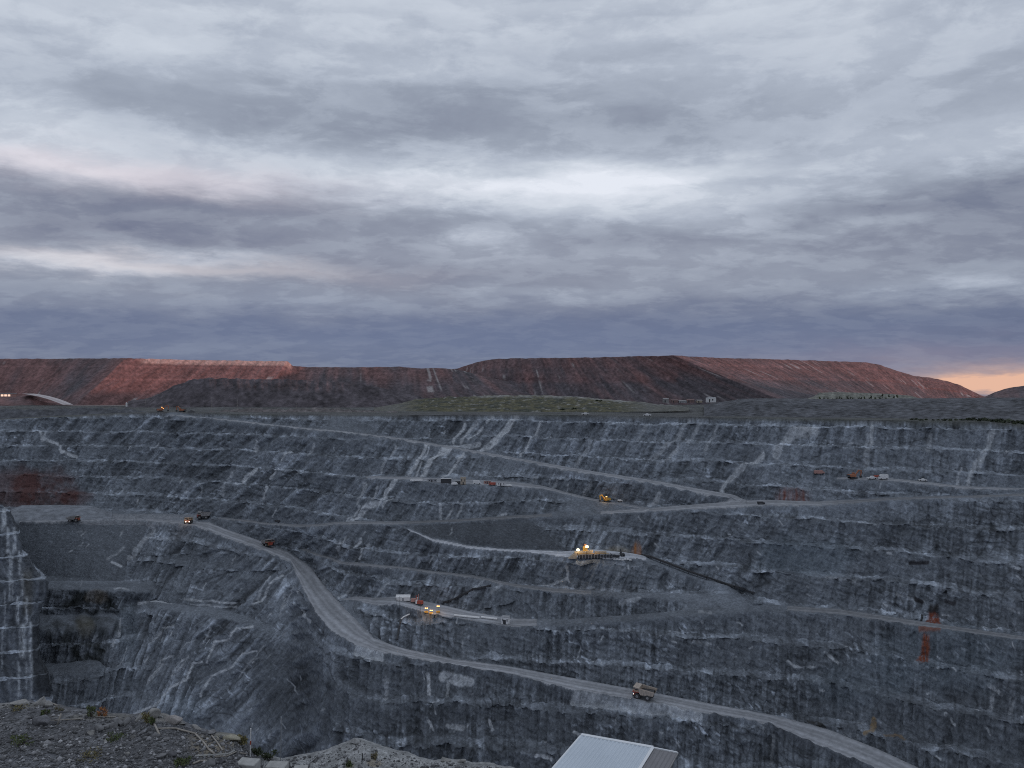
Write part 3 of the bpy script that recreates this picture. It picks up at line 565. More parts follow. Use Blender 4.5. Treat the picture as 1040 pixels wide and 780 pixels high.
redL = lambda P, T: .62 + .3 * (1 - sstep(40, 90, P)) + .35 * sstep(70, 100, P - 0) * (P < 310) - .5 * sstep(290, 330, P) + .45 * sstep(.45, .8, T) * (P > 330) * (P < 460) - .45 * np.exp(-((P - 105 + 55 * (1 - T)) / 26) ** 2)
loft_dump('waste_dump', 'long flat topped red and grey waste rock dump on the left horizon', LD, cj=.8, terr=.6, nt=40, step=1.2, tone_fn=dump_tone(redL, None, 1.5, pink=lambda P, T: sstep(.86, .92, T) * sstep(138, 150, P) * (P < 296)))  # pink crest: warm sunlight on the top lift put into the colour
RD = [(432,384,2390,425,2280),(446,377.5,2370,440,2270),(465,374,2340,455,2250),(485,367.5,2300,480,2180),(500,364.8,2270,500,2150),(520,364,2240,525,2120),(600,363,2110,635,1960),(683,361,1990,808,1840),(722,363,2050,838,1900),(800,365.3,2200,885,2030),(880,368,2380,926,2190),(892,370,2410,935,2230),(906,375,2450,944,2280),(930,382,2480,955,2340),(946,383.8,2500,966,2370),(962,387,2530,978,2410),(975,391,2540,984,2430),(987,397,2550,992,2450),(1000,403.2,2560,1002,2470),(1030,410,2570,1030,2490)]
redR = lambda P, T: .10 + .35 * sstep(.40, .5, T) * (1 - sstep(.62, .75, T)) * (P < 690) + .75 * sstep(.38, .72, T) * sstep(640, 720, P) + .35 * sstep(820, 900, P) + .45 * sstep(.6, .85, T) * (P < 700)  # red over dark rock, with the sunlit and shaded parts painted in
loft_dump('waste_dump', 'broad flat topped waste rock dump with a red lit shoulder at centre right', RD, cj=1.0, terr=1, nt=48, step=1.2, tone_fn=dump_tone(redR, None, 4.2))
DM = [(130,408,1560,126,1520),(150,405,1560,148,1512),(163,399,1555,160,1500),(178,391,1552,178,1490),(196,385.5,1550,198,1480),(212,384,1545,215,1470),(300,385.5,1540,300,1465),(360,389,1535,360,1465),(400,396,1530,400,1475),(425,403,1525,425,1485),(450,409,1520,450,1490)]
loft_dump('waste_dump', 'low dark grey rock heap in front of the red dump on the left', DM, cj=2.2, zb=-26, back=180, nt=36, step=1.0, tone_fn=lambda T, A, P, Z_: (BROWN * .95)[None, None] * (1 + .25 * pn(A / 14, T * 1.4, 0 * A) + .9 * fbm(A / 14, T * 6, 0 * A, 4) + .5 * fbm(A / 50, T * 2, 0 * A, 2))[..., None] + 0)
# grassed mound beyond the rim
def grass_tone(T, A, P, Z_):
    n = fbm(A / 22, T * 7, 0 * A, 5, .65); g = np.array([.098, .092, .050]); d = np.array([.042, .046, .034]); st = np.array([.25, .245, .235])
    k = sstep(-.1, .2, n)[..., None]; c = g * (1 - k) + d * k
    r = (np.clip(sstep(.80, .92, T) * (T < 1.05) * (.6 + 1.5 * n) * sstep(470, 500, P) + .9 * sstep(.18, .36, fbm(A / 9, T * 12, 0 * A + 4, 4)), 0, 1) * .9)[..., None]
    c = c * (1 - r) + st * r
    e = ((1 - sstep(400, 430, P)) + sstep(620, 665, P))[..., None] * .7
    return np.clip(c * np.clip(1 + .5 * n + .9 * fbm(A / 5, T * 16, 0 * A + 8, 3), .3, 2)[..., None] * (1 - e) + np.array([.14, .14, .135]) * e, .02, 1)
GM = [(380,413.5,1120,380,1110),(400,411,1150,395,1090),(420,406,1170,410,1075),(445,403.6,1190,440,1065),(480,402.6,1200,480,1060),(500,401.3,1200,500,1060),(560,401.8,1200,560,1060),(590,402.8,1195,590,1060),(610,405,1190,612,1065),(640,407.3,1180,642,1075),(670,410.5,1150,670,1090),(700,413.5,1130,700,1110)]
loft_dump('grassy_mound', 'low olive grassed mound with pale stony top beyond the far rim', GM, cj=1.6, back=200, zb=-22.2, top_flat=False, nt=30, step=1.0, tone_fn=grass_tone, rough=.8)
SB = [(-60,417,930,-60,905),(0,415.5,935,0,905),(40,416.5,940,40,905),(90,414,945,90,900),(130,415.2,945,130,900),(150,417.5,940,150,900)]
loft_dump('spoil_bank', 'low dark broken spoil bank along the left rim', SB, cj=3.0, back=60, zb=-34, nt=14, step=.7, top_flat=False, tone_fn=lambda T, A, P, Z_: (GREY * .72)[None, None] * (1 + .9 * fbm(A / 7, T * 5, 0 * A, 4))[..., None], rough=.5)
SB2 = [(205,418.5,985,205,960),(235,416,985,235,950),(262,414.6,990,262,945),(285,415.6,990,285,940),(320,414.2,990,320,935),(355,415.5,985,355,930),(390,417.5,980,390,930),(410,419,975,410,930)]
loft_dump('spoil_bank', 'bumpy grey spoil bank between the upper road and the grassed mound', SB2, cj=3.5, back=60, zb=-30, nt=14, step=.7, top_flat=False, tone_fn=lambda T, A, P, Z_: (np.array([.12, .108, .108]))[None, None] * (1 + 1.0 * fbm(A / 7, T * 5, 0 * A, 4) + .5 * sstep(.3, .5, pn(A / 4, T * 6, 0 * A)))[..., None], rough=.5)
# dark rock platform on the right, close behind the rim
DP = [(715,420.5,740,714,730),(735,414,760,733,725),(752,408.5,780,750,722),(768,407.2,790,766,715),(850,407.6,770,848,700),(925,407,745,925,655),(960,407,730,962,640),(1000,406.5,720,1003,618),(1040,405.5,700,1043,610),(1100,403,690,1105,590),(1260,396,650,1270,550)]
loft_dump('rock_platform', 'dark flat waste rock platform behind the right rim', DP, cj=1.2, back=800, zb=-20.5, nt=60, step=.8, tone_fn=lambda T, A, P, Z_: (GREY * .66)[None, None] * (1 + .4 * pn(A / 9, T * 2, 0 * A) + 1.25 * fbm(A / 5, T * 14, 0 * A, 4) + .5 * fbm(A / 40, T * 4, 0 * A + 6, 3))[..., None], rough=.7)
PB = [(815,406.5,1440,815,1400),(826,403,1440,826,1395),(832,398.8,1445,832,1395),(850,398.2,1445,850,1392),(880,399,1445,880,1392),(905,400.2,1445,905,1395),(925,402,1445,925,1400),(940,406.5,1440,940,1410)]
loft_dump('rock_bank', 'pale greenish rock bank with small trees at its foot at right', PB, back=80, zb=-9.5, nt=16, step=.7, tone_fn=lambda T, A, P, Z_: np.array([.17, .172, .15]) * (1 + .4 * pn(A / 5, T, 0 * A) + .3 * fbm(A / 9, T * 4, 0 * A, 3))[..., None] + 0, rough=.4)
# right-edge hill and its unseen continuation, added to keep low sun off the pit
RH = [(985,407,1620,985,1560),(1000,403,1620,998,1540),(1010,398.5,1600,1008,1500),(1020,395,1590,1020,1470),(1030,393,1570,1032,1440),(1042,391.5,1550,1046,1400),(1080,386,1500,1090,1300),(1200,350,1350,1220,1150),(1350,325,1250,1400,1050)]
loft_dump('hill', 'grey rocky hill rising at the right edge of the view', RH, back=350, zb=-14, nt=30, step=1.0, tone_fn=dump_tone(lambda P, T: .25 + 0 * P, None, 9.1), rough=.9)
rx = np.linspace(-400, 400, 40); ry = np.linspace(-900, 1350, 110); RXg, RYg = np.meshgrid(rx, ry)
hh = 165 * (1 - sstep(60, 380, np.abs(RXg))) * sstep(-900, -600, RYg) * (1 - .75 * sstep(1050, 1350, RYg)) + 6 * fbm(RXg / 120, RYg / 120, 0 * RXg, 3)
rv = np.stack([RXg + 1260, RYg, hh - 26 - 190 * sstep(290, 400, RXg)], -1).reshape(-1, 3)
o = mesh_np('hill', rv, grid_faces(*RXg.shape), M_DUMP, np.broadcast_to(GREY, rv.shape)); tagk(o, 'structure', 'unseen grey ridge continuing the right hill, added to block the low sun')
# pale stockpile face on the left shelf
SPc = [(4,527,716,4,712),(14,521,738,16,722),(22,517.6,742,22,722),(60,517.2,744,60,723),(92,518,744,92,724),(103,521.5,740,106,725),(114,525.5,732,118,728)]
loft_dump('stockpile', 'long low pale grey stockpile on the left shelf', SPc, back=30, zb=-115.9, nt=14, step=.6, tone_fn=lambda T, A, P, Z_: np.array([.20, .215, .24]) * (1 + .12 * pn(A / 5, T, 0 * A) + .15 * fbm(A / 8, T * 3, 0 * A, 2))[..., None] + 0, rough=.12)
# winding access road and pale strip on the plain at the left
def ribbon(name, label, pts, w, tone_c, lift=.4):
    p = [Vector(q) for q in pts]; v = []; uu = []
    for i, q in enumerate(p):
        dr = (p[min(i + 1, len(p) - 1)] - p[max(i - 1, 0)]); n = Vector((-dr.y, dr.x, 0)).normalized() * w / 2
        for k in range(5): v.append(q + n * (1 - k / 2) + Vector((0, 0, lift))); uu.append(k / 4)
    v = np.array([tuple(q) for q in v]); return tagk(mesh_np(name, v, grid_faces(len(p), 5), M_ROAD, np.broadcast_to(np.array(tone_c), v.shape), True, None, np.array(uu)), 'structure', label)
FRc = [(-30,403,1850,-30,1700),(0,403.2,1840,0,1690),(16,402.5,1835,12,1700),(28,401,1830,22,1720),(40,402.5,1825,40,1730),(55,406,1815,58,1745),(70,410.5,1800,72,1760)]
loft_dump('waste_dump', 'small reddish fill ramp at the left below the long dump', FRc, back=20, zb=-23, nt=14, step=.8, tone_fn=dump_tone(lambda P, T: .9 + 0 * P, None, 2.2), rough=.25)
ribbon('access_road', 'pale curved road climbing the fill at the far left', [((px - CX) / K * D_, D_, -(py - HZ) / K * D_ ) for px, py, D_ in [(69,411.4,1720),(62,408.5,1727),(54,405.6,1740),(44,402.8,1760),(34,401,1790),(28,400.2,1822)]], 26, (.42, .38, .38), 1.0)
ribbon('access_road', 'pale straight road along the foot of the red dump', [((px - CX) / K * 1740, 1740, -22.0 + .3) for px in range(68, 136, 8)], 60, (.45, .36, .35), .5)

# ---------------------------------------------------------------- near left pit wall with lime streaks
zl = np.linspace(-80, -246, 300); NP = 260
nose_y = np.array([505, 515, 524, 535, 560, 566, 574, 584, 590, 600, 612, 625, 650, 668, 680, 700, 715, 740])
nose_x = np.array([1, 3, 8, 16, 19, 25, 31, 40, 46, 45, 41, 37, 36, 38, 46, 48, 52, 60])
sg = np.linspace(0, 1, NP); LX = np.zeros((len(zl), NP)); LY = LX.copy(); LZ = LX.copy()
lvl = np.array([z for z in zl]); tl = (zl + 2.0 * 0 + 131.5) / 15.0; fl_ = tl - np.floor(tl)
pl = np.where(fl_ < .34, .05 * fl_ / .34, .05 + .95 * (np.clip((fl_ - .34) / .66, 0, 1)) ** 1.1)
zst = zl + 15 * (pl - fl_)
for r, z in enumerate(zl):
    Dn = 575 + (z + 80) * .42; y = HZ - z / Dn * K; nx = np.interp(y, nose_y, nose_x) + 2.2 * float(fbm(np.array([y / 7]), np.array([.3]), np.array([.7]), 3)[0]); Xn = (nx - CX) / K * Dn
    c = np.array([(Xn - 380, Dn - 190), (Xn - 90, Dn - 44), (Xn - 24, Dn - 9), (Xn - 5, Dn - 2), (Xn, Dn + 2), (Xn - 3, Dn + 9), (Xn * (Dn + 50) / Dn - 8, Dn + 50), (Xn * (Dn + 120) / Dn - 25, Dn + 120), (Xn * (Dn + 190) / Dn - 60, Dn + 190)])
    ss = np.array([0, .18, .45, .60, .66, .72, .84, .94, 1.0]); LX[r] = np.interp(sg, ss, c[:, 0]); LY[r] = np.interp(sg, ss, c[:, 1]); LZ[r] = zst[r]
arc = np.cumsum(np.hypot(np.gradient(LX, axis=1), np.gradient(LY, axis=1)), axis=1)
zlv = np.floor(tl)[:, None] * 31.7 + 0 * arc; Zg = zl[:, None] + 0 * arc
dd = 1.7 * (1.3 * fbm(arc / 16, Zg / 14, 0 * arc, 3) + .7 * pn(arc / 4.5, Zg / 20, zlv) + .6 * (.5 - np.abs(fbm(arc / 5, Zg / 4, 0 * arc + 3, 3)) * 3))
LX = LX + dd * .35; LY = LY - dd; LZ = LZ + .8 * np.clip(fbm(arc / 3, Zg / 3, 0 * arc, 2), 0, 1) + 3.6 * fbm(arc / 12, 0 * arc, zlv, 3) * ((fl_ > .2) & (fl_ < 1))[:, None]
lpx = CX + LX / LY * K; lpy = HZ - LZ / LY * K
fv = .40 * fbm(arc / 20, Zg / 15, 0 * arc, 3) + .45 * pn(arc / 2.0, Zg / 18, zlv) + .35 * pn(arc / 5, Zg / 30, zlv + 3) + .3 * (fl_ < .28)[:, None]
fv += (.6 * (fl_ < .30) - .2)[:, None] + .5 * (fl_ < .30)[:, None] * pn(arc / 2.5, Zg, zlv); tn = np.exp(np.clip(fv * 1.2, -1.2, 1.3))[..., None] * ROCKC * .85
def lw(cx_, w_, a_, y0, y1):
    global tn
    wv = 1.1 * fbm(lpy / 9, lpx / 9, 0 * lpx + cx_, 2); k = np.exp(-.5 * ((lpx - cx_ + wv) / w_) ** 2) * a_ * sstep(y0 - 2, y0 + 1, lpy) * (1 - sstep(y1 - 2, y1 + 2, lpy)) * np.clip(.8 + 1.2 * pn(lpx, lpy / 6, 0 * lpx + cx_), .15, 1)
    k = k[..., None]; tn = tn * (1 - k) + np.array([.52, .56, .60]) * k
for q in [(3,1.4,.7,513,540),(4.5,1.0,.8,515,535),(8,1.2,.7,536,562),(14,1.0,.75,536,562),(16,.7,.6,540,560),(10,1.3,.6,560,585),(20,1.0,.7,560,584),(12,.8,.5,565,584),(10,1.0,.7,585,610),(23,1.3,.6,583,606),(13,.7,.5,588,610),(18,1.3,.75,606,634),(27,1.0,.8,606,634),(24,1.6,.8,634,668),(31,1.2,.85,632,670),(20,.8,.4,636,668),(19,.8,.6,672,710),(32,1.2,.7,672,712),(27,.7,.4,672,700),(53,1.4,.5,672,695),(5,.7,.4,600,640),(2,.7,.4,640,680)]: lw(*q)
k = (.3 * sstep(20, 26, lpx) * (1 - sstep(30, 36, lpx)) * sstep(572, 584, lpy) * (1 - sstep(618, 630, lpy)))[..., None]; tn = tn * (1 - k) + np.array([.10, .085, .05]) * k
k = (.7 * sstep(30, 35, lpx) * sstep(630, 640, lpy) * (1 - sstep(700, 712, lpy)))[..., None]; tn = tn * (1 - k) + np.array([.022, .024, .026]) * k
o = mesh_np('pit_wall', np.stack([LX, LY, LZ], -1).reshape(-1, 3), grid_faces(*LX.shape), M_ROCK, tn.reshape(-1, 3)); tagk(o, 'structure', 'steep near pit wall at the left edge with white lime streaks down its ledges')
# ---------------------------------------------------------------- builders for machines and buildings
class MB:
    def __init__(s): s.v = []; s.f = []
    def add(s, vs, fs):
        n = len(s.v); s.v += [tuple(v) for v in vs]; s.f += [tuple(i + n for i in f) for f in fs]; return s
    def box(s, x0, x1, y0, y1, z0, z1, taper=0.0):
        t = taper
        return s.add([(x0, y0, z0), (x1, y0, z0), (x1, y1, z0), (x0, y1, z0), (x0 + t, y0 + t, z1), (x1 - t, y0 + t, z1), (x1 - t, y1 - t, z1), (x0 + t, y1 - t, z1)],
                     [(3, 2, 1, 0), (4, 5, 6, 7), (0, 1, 5, 4), (1, 2, 6, 5), (2, 3, 7, 6), (3, 0, 4, 7)])
    def prism(s, prof, y0, y1):            # profile in x,z extruded along y
        n = len(prof); vs = [(x, y0, z) for x, z in prof] + [(x, y1, z) for x, z in prof]
        return s.add(vs, [tuple(range(n)), tuple(range(2 * n - 1, n - 1, -1))] + [(i, i + n, (i + 1) % n + n, (i + 1) % n) for i in range(n)])
    def tube(s, a, b, r, n=8, r2=None):
        a, b = Vector(a), Vector(b); d = (b - a).normalized(); u = d.orthogonal().normalized(); w = d.cross(u); r2 = r if r2 is None else r2
        vs = [a + (u * math.cos(2 * math.pi * i / n) + w * math.sin(2 * math.pi * i / n)) * r for i in range(n)] + [b + (u * math.cos(2 * math.pi * i / n) + w * math.sin(2 * math.pi * i / n)) * r2 for i in range(n)]
        return s.add(vs, [tuple(range(n - 1, -1, -1)), tuple(range(n, 2 * n))] + [(i, (i + 1) % n, (i + 1) % n + n, i + n) for i in range(n)])
    def path(s, pts, r, n=6):
        for a, b in zip(pts[:-1], pts[1:]): s.tube(a, b, r, n)
        return s
    def build(s, name, m, parent=None, smooth=False, bevel=0.0):
        me = bpy.data.meshes.new(name); me.from_pydata(s.v, [], s.f); me.update(); me.materials.append(m)
        if smooth: me.polygons.foreach_set('use_smooth', [True] * len(me.polygons))
        o = bpy.data.objects.new(name, me); SC.collection.objects.link(o)
        if parent: o.parent = parent
        if bevel:
            b = o.modifiers.new('bevel', 'BEVEL'); b.width = bevel; b.segments = 1
        return o
def thing(name, label, cat, loc, rz=0.0, group=None, rx=0.0, ry=0.0):
    o = bpy.data.objects.new(name, None); SC.collection.objects.link(o); o.location = loc; o.rotation_euler = (rx, ry, rz)
    o.empty_display_size = .5; return tagk(o, None, label, cat, group)
def copy_tree(o, parent=None):
    c = o.copy(); SC.collection.objects.link(c)
    if parent: c.parent = parent
    for ch in list(o.children): copy_tree(ch, c)
    return c
m_orange = mat('orange_paint', (.36, .125, .055), .5, 0, scale=1.5, dirt=(.12, .09, .08), dirt_amt=.5)
m_red = mat('red_paint', (.42, .075, .04), .5, 0, scale=1.5, dirt=(.10, .07, .07), dirt_amt=.45)
m_yel = mat('yellow_paint', (.50, .30, .05), .5, 0, scale=1.2, dirt=(.15, .12, .09), dirt_amt=.5)
m_white = mat('white_paint', (.72, .72, .72), .5, 0, scale=1.0, dirt=(.35, .34, .33), dirt_amt=.5)
m_dusty = mat('dusty_steel', (.30, .29, .29), .6, .2, scale=1.0, dirt=(.16, .155, .15), dirt_amt=.8)
m_bed = mat('dump_bed_paint', (.48, .40, .33), .6, .1, scale=.8, dirt=(.20, .19, .185), dirt_amt=.7)
m_dark = mat('dark_steel', (.035, .036, .04), .6, .2, scale=1.0, dirt=(.08, .08, .085), dirt_amt=.5)
m_rub = mat('tyre_rubber', (.022, .022, .024), .8, 0, scale=2.0, dirt=(.09, .09, .092), dirt_amt=.6)
m_glass = mat('cab_glass', (.03, .035, .04), .12, 0, scale=1.0, dirt=(.07, .07, .08), dirt_amt=.3)
m_beige = mat('beige_paint', (.40, .34, .26), .6, 0, scale=1.0, dirt=(.25, .2, .16), dirt_amt=.6)
m_grey = mat('grey_paint', (.30, .31, .33), .6, 0, scale=1.0, dirt=(.18, .18, .185), dirt_amt=.6)
m_pinkr = mat('faded_red_sheet', (.42, .22, .19), .6, 0, scale=.6, dirt=(.25, .18, .16), dirt_amt=.6)
m_shed = mat('weathered_red_sheet', (.20, .12, .11), .7, 0, scale=.4, dirt=(.13, .10, .10), dirt_amt=.7)
m_conc = mat('concrete', (.40, .40, .385), .9, 0, scale=3.0, dirt=(.22, .22, .21), dirt_amt=.8)
m_wood = mat('weathered_wood', (.38, .35, .31), .85, 0, scale=6.0, dirt=(.2, .18, .16), dirt_amt=.7)
m_lampw = mat('lamp_warm_white', (.9, .85, .7), .4, emit=((1.0, .74, .38), 16.0), dirt_amt=0)
m_lamps = mat('lamp_sodium', (.9, .6, .2), .4, emit=((1.0, .50, .14), 5.0), dirt_amt=0)
m_head = mat('headlight_glass', (.9, .9, .9), .3, emit=((1.0, .86, .72), 7.0), dirt_amt=0)
m_headd = mat('headlight_dim', (.9, .9, .9), .3, emit=((1.0, .9, .8), 3.0), dirt_amt=0)
m_lit = mat('lit_facade', (.8, .7, .55), .6, emit=((1.0, .62, .46), .95), dirt_amt=.2, scale=.2)

def ptlight(px_loc, energy, color, r=.6, parent=None):
    l = bpy.data.lights.new('lamp_light', 'POINT'); l.energy = energy; l.color = color; l.shadow_soft_size = r
    o = bpy.data.objects.new('lamp_light', l); SC.collection.objects.link(o)
    if parent: o.parent = parent
    o.location = px_loc; return o
# ---- rigid dump truck, forward = +X, about 12 m long
def make_truck(front_m, lights, body_m=m_bed):
    t = thing('haul_truck', '', 'truck', (0, 0, 0))
    MB().box(-5.2, 4.9, -1.3, 1.3, 1.5, 2.5).build('chassis', m_dark, t)
    def wheel(x, y, w):
        tyre = MB().tube((x, y - w / 2, 1.65), (x, y + w / 2, 1.65), 1.65, 16).build('tyre', m_rub, t, bevel=.15)
        sgn = 1 if y > 0 else -1
        MB().tube((x, y + sgn * (w / 2 - .1), 1.65), (x, y + sgn * (w / 2 + .06), 1.65), .85, 12, .7).build('wheel_rim', m_dusty, tyre)
    for y in (-3.1, 3.1): wheel(3.4, y, 1.2)
    for y in (-2.7, 2.7): wheel(-2.6, y, 2.2)
    MB().box(4.3, 5.6, -2.2, 2.2, 1.7, 3.9, .08).build('radiator_grille', front_m, t)
    b = MB().box(5.5, 6.1, -2.9, 2.9, 1.0, 1.7); b.build('bumper', m_dark, t)
    MB().box(2.3, 5.9, -3.7, 3.7, 3.9, 4.15).build('deck', front_m, t)
    c = MB().box(2.8, 4.9, .7, 3.3, 4.15, 6.0, .12).build('cab', body_m, t)
    MB().box(4.75, 4.96, .95, 3.05, 4.75, 5.75).build('windscreen', m_glass, c)
    MB().box(3.1, 4.6, 3.16, 3.28, 4.75, 5.7).build('side_window', m_glass, c)
    MB().box(3.0, 4.4, -3.2, -1.0, 4.15, 5.0).build('equipment_box', m_dusty, t)
    r = MB()
    for y in (-3.6, 3.6): r.path([(2.6, y, 5.1), (5.8, y, 5.1)], .05, 4); [r.tube((x, y, 4.1), (x, y, 5.1), .05, 4) for x in (2.6, 4.2, 5.8)]
    r.path([(5.8, -3.6, 5.1), (5.8, 3.6, 5.1)], .05, 4).build('railing', m_yel, t)
    l = MB()
    for y in (-2.8, -2.4): l.tube((5.9, y, 1.2), (5.7, y, 4.0), .06, 4)
    for k in range(6): l.tube((5.88 - .03 * k, -2.8, 1.5 + .45 * k), (5.88 - .03 * k, -2.4, 1.5 + .45 * k), .05, 4)
    l.build('ladder', m_yel, t)
    side = [(-6.4, 5.0), (-5.6, 3.0), (1.4, 2.7), (2.4, 4.2), (2.5, 6.3), (-6.4, 5.2)]
    bd = MB()
    for y in (-3.7, 3.4): bd.prism(side, y, y + .3)
    bd.add([(-6.4, -3.6, 4.9), (-5.6, -3.6, 3.0), (1.4, -3.6, 2.7), (2.4, -3.6, 4.2), (2.5, -3.6, 6.3), (-6.4, 3.6, 4.9), (-5.6, 3.6, 3.0), (1.4, 3.6, 2.7), (2.4, 3.6, 4.2), (2.5, 3.6, 6.3)], [(0, 1, 6, 5), (1, 2, 7, 6), (2, 3, 8, 7), (3, 4, 9, 8)])
    bd.prism([(2.2, 6.15), (2.2, 6.4), (5.6, 6.75), (5.6, 6.55)], -3.7, 3.7)
    for k in range(5): bd.box(-4.6 + k * 1.35, -4.35 + k * 1.35, -3.86, -3.7, 3.0, 5.3 + .2 * k); bd.box(-4.6 + k * 1.35, -4.35 + k * 1.35, 3.7, 3.86, 3.0, 5.3 + .2 * k)
    bd = bd.build('dump_body', body_m, t)
    MB().box(-5.3, 1.9, -3.35, 3.35, 3.3, 4.3, .15).build('bed_liner', m_dark, bd)
    for y in (-1.75, 1.75): MB().box(5.56, 5.72, y - .38, y + .38, 2.0, 2.5).build('headlight', m_head if lights == 2 else m_headd if lights else m_glass, t)
    return t
def dir_to(px0, py0, px1, py1):
    a, b = ground(px0, py0), ground(px1, py1); return math.atan2(b.y - a.y, b.x - a.x), math.asin(max(-.2, min(.2, (b.z - a.z) / (b - a).length)))
G_TR = 'haul trucks on the pit roads'
def place(t, px, py, rz, label, group=None, dz=.1, sc=1.0):
    t.location = ground(px, py) + Vector((0, 0, dz)); t.rotation_euler = (0, 0, rz); t.scale = (sc,) * 3; t['label'] = label
    if group: t['group'] = group
    return t
tA = make_truck(m_red, 1); a, _ = dir_to(700, 716.5, 610, 699)
place(tA, 654.5, 709.5, a - .12, 'haul truck with red front and pale dump body, lowest on the wide road', G_TR, sc=1.0)
tB = make_truck(m_red, 0, m_dusty); a, _ = dir_to(240, 545, 285, 561.5)
place(tB, 272, 554.5, a - .25, 'dark haul truck with red flank near the top bend of the wide road', G_TR, sc=.95)
tC = copy_tree(tB); place(tC, 207, 526.8, math.radians(192), 'dark haul truck side on beside the shelf road junction', G_TR, sc=.98)
tD = make_truck(m_orange, 2, m_beige); place(tD, 191.5, 531, math.radians(-78), 'haul truck with lit headlights coming round the road junction', G_TR, sc=.85)
tE = copy_tree(tB); place(tE, 75, 530, math.radians(10), 'black haul truck standing alone in front of the pale stockpile', G_TR, sc=.85)
tE2 = None
ptlight(ground(191.5, 531) + Vector((0, -9, 3)), 400, (1, .7, .5))
# ---- excavator, forward = +X
def make_exc(pm, lit=False):
    t = thing('excavator', '', 'excavator', (0, 0, 0))
    for y in (-2.2, 2.2): MB().prism([(-3.2, .5), (-2.6, 0), (2.6, 0), (3.2, .5), (3.0, 1.2), (-3.0, 1.2)], y - .5, y + .5).build('track', m_dark, t)
    MB().box(-1.6, 1.6, -1.7, 1.7, .8, 1.6).build('undercarriage', m_dark, t)
    up = MB().box(-3.8, 2.2, -2.3, 2.3, 1.6, 3.6, .2).build('engine_house', pm, t)
    MB().box(-4.6, -3.6, -2.2, 2.2, 1.7, 3.2, .2).build('counterweight', m_dark, up)
    cb = MB().box(.6, 2.8, .7, 2.3, 1.7, 5.0, .12).build('cab', pm, t); MB().box(2.6, 2.86, .9, 2.1, 3.0, 4.7).build('windscreen', m_glass, cb)
    MB().prism([(1.6, 2.2), (2.4, 2.0), (6.2, 6.6), (8.6, 6.2), (8.5, 6.9), (5.7, 7.5)], -.45, .45).build('boom', pm, t)
    MB().prism([(7.9, 7.0), (8.9, 7.0), (8.2, 2.2), (7.7, 2.2)], -.35, .35).build('stick', pm, t)
    MB().prism([(7.5, 2.4), (8.4, 2.4), (8.9, 1.2), (8.0, .4), (6.9, .8)], -1.0, 1.0).build('bucket', m_dark, t)
    if lit:
        MB().box(2.7, 3.0, -.9, .4, 3.5, 4.1).build('work_lamp', m_lamps, t)
        MB().box(1.0, 1.8, 1.0, 2.0, 5.05, 5.4).build('work_lamp', m_lamps, t)
    return t
xA = make_exc(m_yel, True); place(xA, 616, 510, math.radians(215), 'yellow excavator with lit work lamps on the middle service track', None, sc=.85)
ptlight(ground(616, 510) + Vector((-2, -6, 4)), 450, (1, .6, .22))
xB = make_exc(m_orange, True); xB.location = plain(163, 885); xB.rotation_euler = (0, 0, math.radians(20)); xB.scale = (1.0,) * 3
tagk(xB, None, 'orange excavator with a lit lamp on the rim above the upper road', 'excavator')
xC = make_exc(m_orange); xC.location = plain(185, 900); xC.rotation_euler = (0, 0, math.radians(165)); xC.scale = (.95,) * 3
tagk(xC, None, 'dull orange excavator right of the lamp lit one on the left rim', 'excavator')
xD = make_exc(m_orange); place(xD, 866, 486.5, math.radians(12), 'orange excavator on the right bench beside white vehicles', sc=.85)
xE = make_exc(m_dark); place(xE, 632, 564.5, math.radians(100), 'small dark excavator just right of the lit crusher', sc=.55)
# ---- light vehicles
def make_pickup(pm):
    t = thing('pickup', '', 'pickup', (0, 0, 0))
    bd = MB().prism([(-2.7, .5), (2.7, .5), (2.7, 1.15), (1.4, 1.25), (-2.7, 1.25)], -.95, .95).build('body', pm, t)
    cb = MB().prism([(-.6, 1.25), (1.4, 1.25), (.8, 1.95), (-.5, 1.95)], -.9, .9).build('cab', pm, t)
    MB().prism([(.85, 1.86), (1.36, 1.3), (1.4, 1.34), (.9, 1.92)], -.8, .8).build('windscreen', m_glass, cb)
    for x in (-1.7, 1.7):
        for y in (-.85, .85): MB().tube((x, y - .14, .42), (x, y + .14, .42), .42, 10).build('wheel', m_rub, t)
    return t
def make_van(pm, L=6.5, H=2.9):
    t = thing('van', '', 'van', (0, 0, 0))
    bd = MB().prism([(-L / 2, .5), (L / 2, .5), (L / 2, 1.5), (L / 2 - 1.0, H * .72), (L / 2 - 1.4, H), (-L / 2, H)], -1.1, 1.1).build('body', pm, t)
    MB().prism([(L / 2 - .98, H * .72), (L / 2 - .06, 1.55), (L / 2 - .02, 1.6), (L / 2 - .95, H * .75)], -.95, .95).build('windscreen', m_glass, bd)
    for x in (-L / 2 + 1.2, L / 2 - 1.2):
        for y in (-1.0, 1.0): MB().tube((x, y - .15, .5), (x, y + .15, .5), .5, 10).build('wheel', m_rub, t)
    return t
pA = make_pickup(m_white); pA.location = plain(594.5, 748); pA.rotation_euler = (0, 0, math.radians(12)); pA.scale = (1.3,) * 3; tagk(pA, None, 'white pickup on the far rim below the grassed mound', 'pickup')
pB = copy_tree(pA); pB.location = plain(657.5, 712); pB.rotation_euler = (0, 0, math.radians(160)); pB['label'] = 'white pickup on the rim right of the grassed mound'
pC = copy_tree(pA); place(pC, 885.5, 487, math.radians(6), 'white pickup between the orange excavator and a white lorry', sc=1.25)
pD = copy_tree(pA); place(pD, 937, 489, math.radians(-12), 'small white pickup alone on the right bench road', sc=1.0)
vA = make_van(m_white, 7.0, 3.2); place(vA, 484.5, 491.5, math.radians(8), 'white van in the middle of the cabin row on the bench', sc=.9)
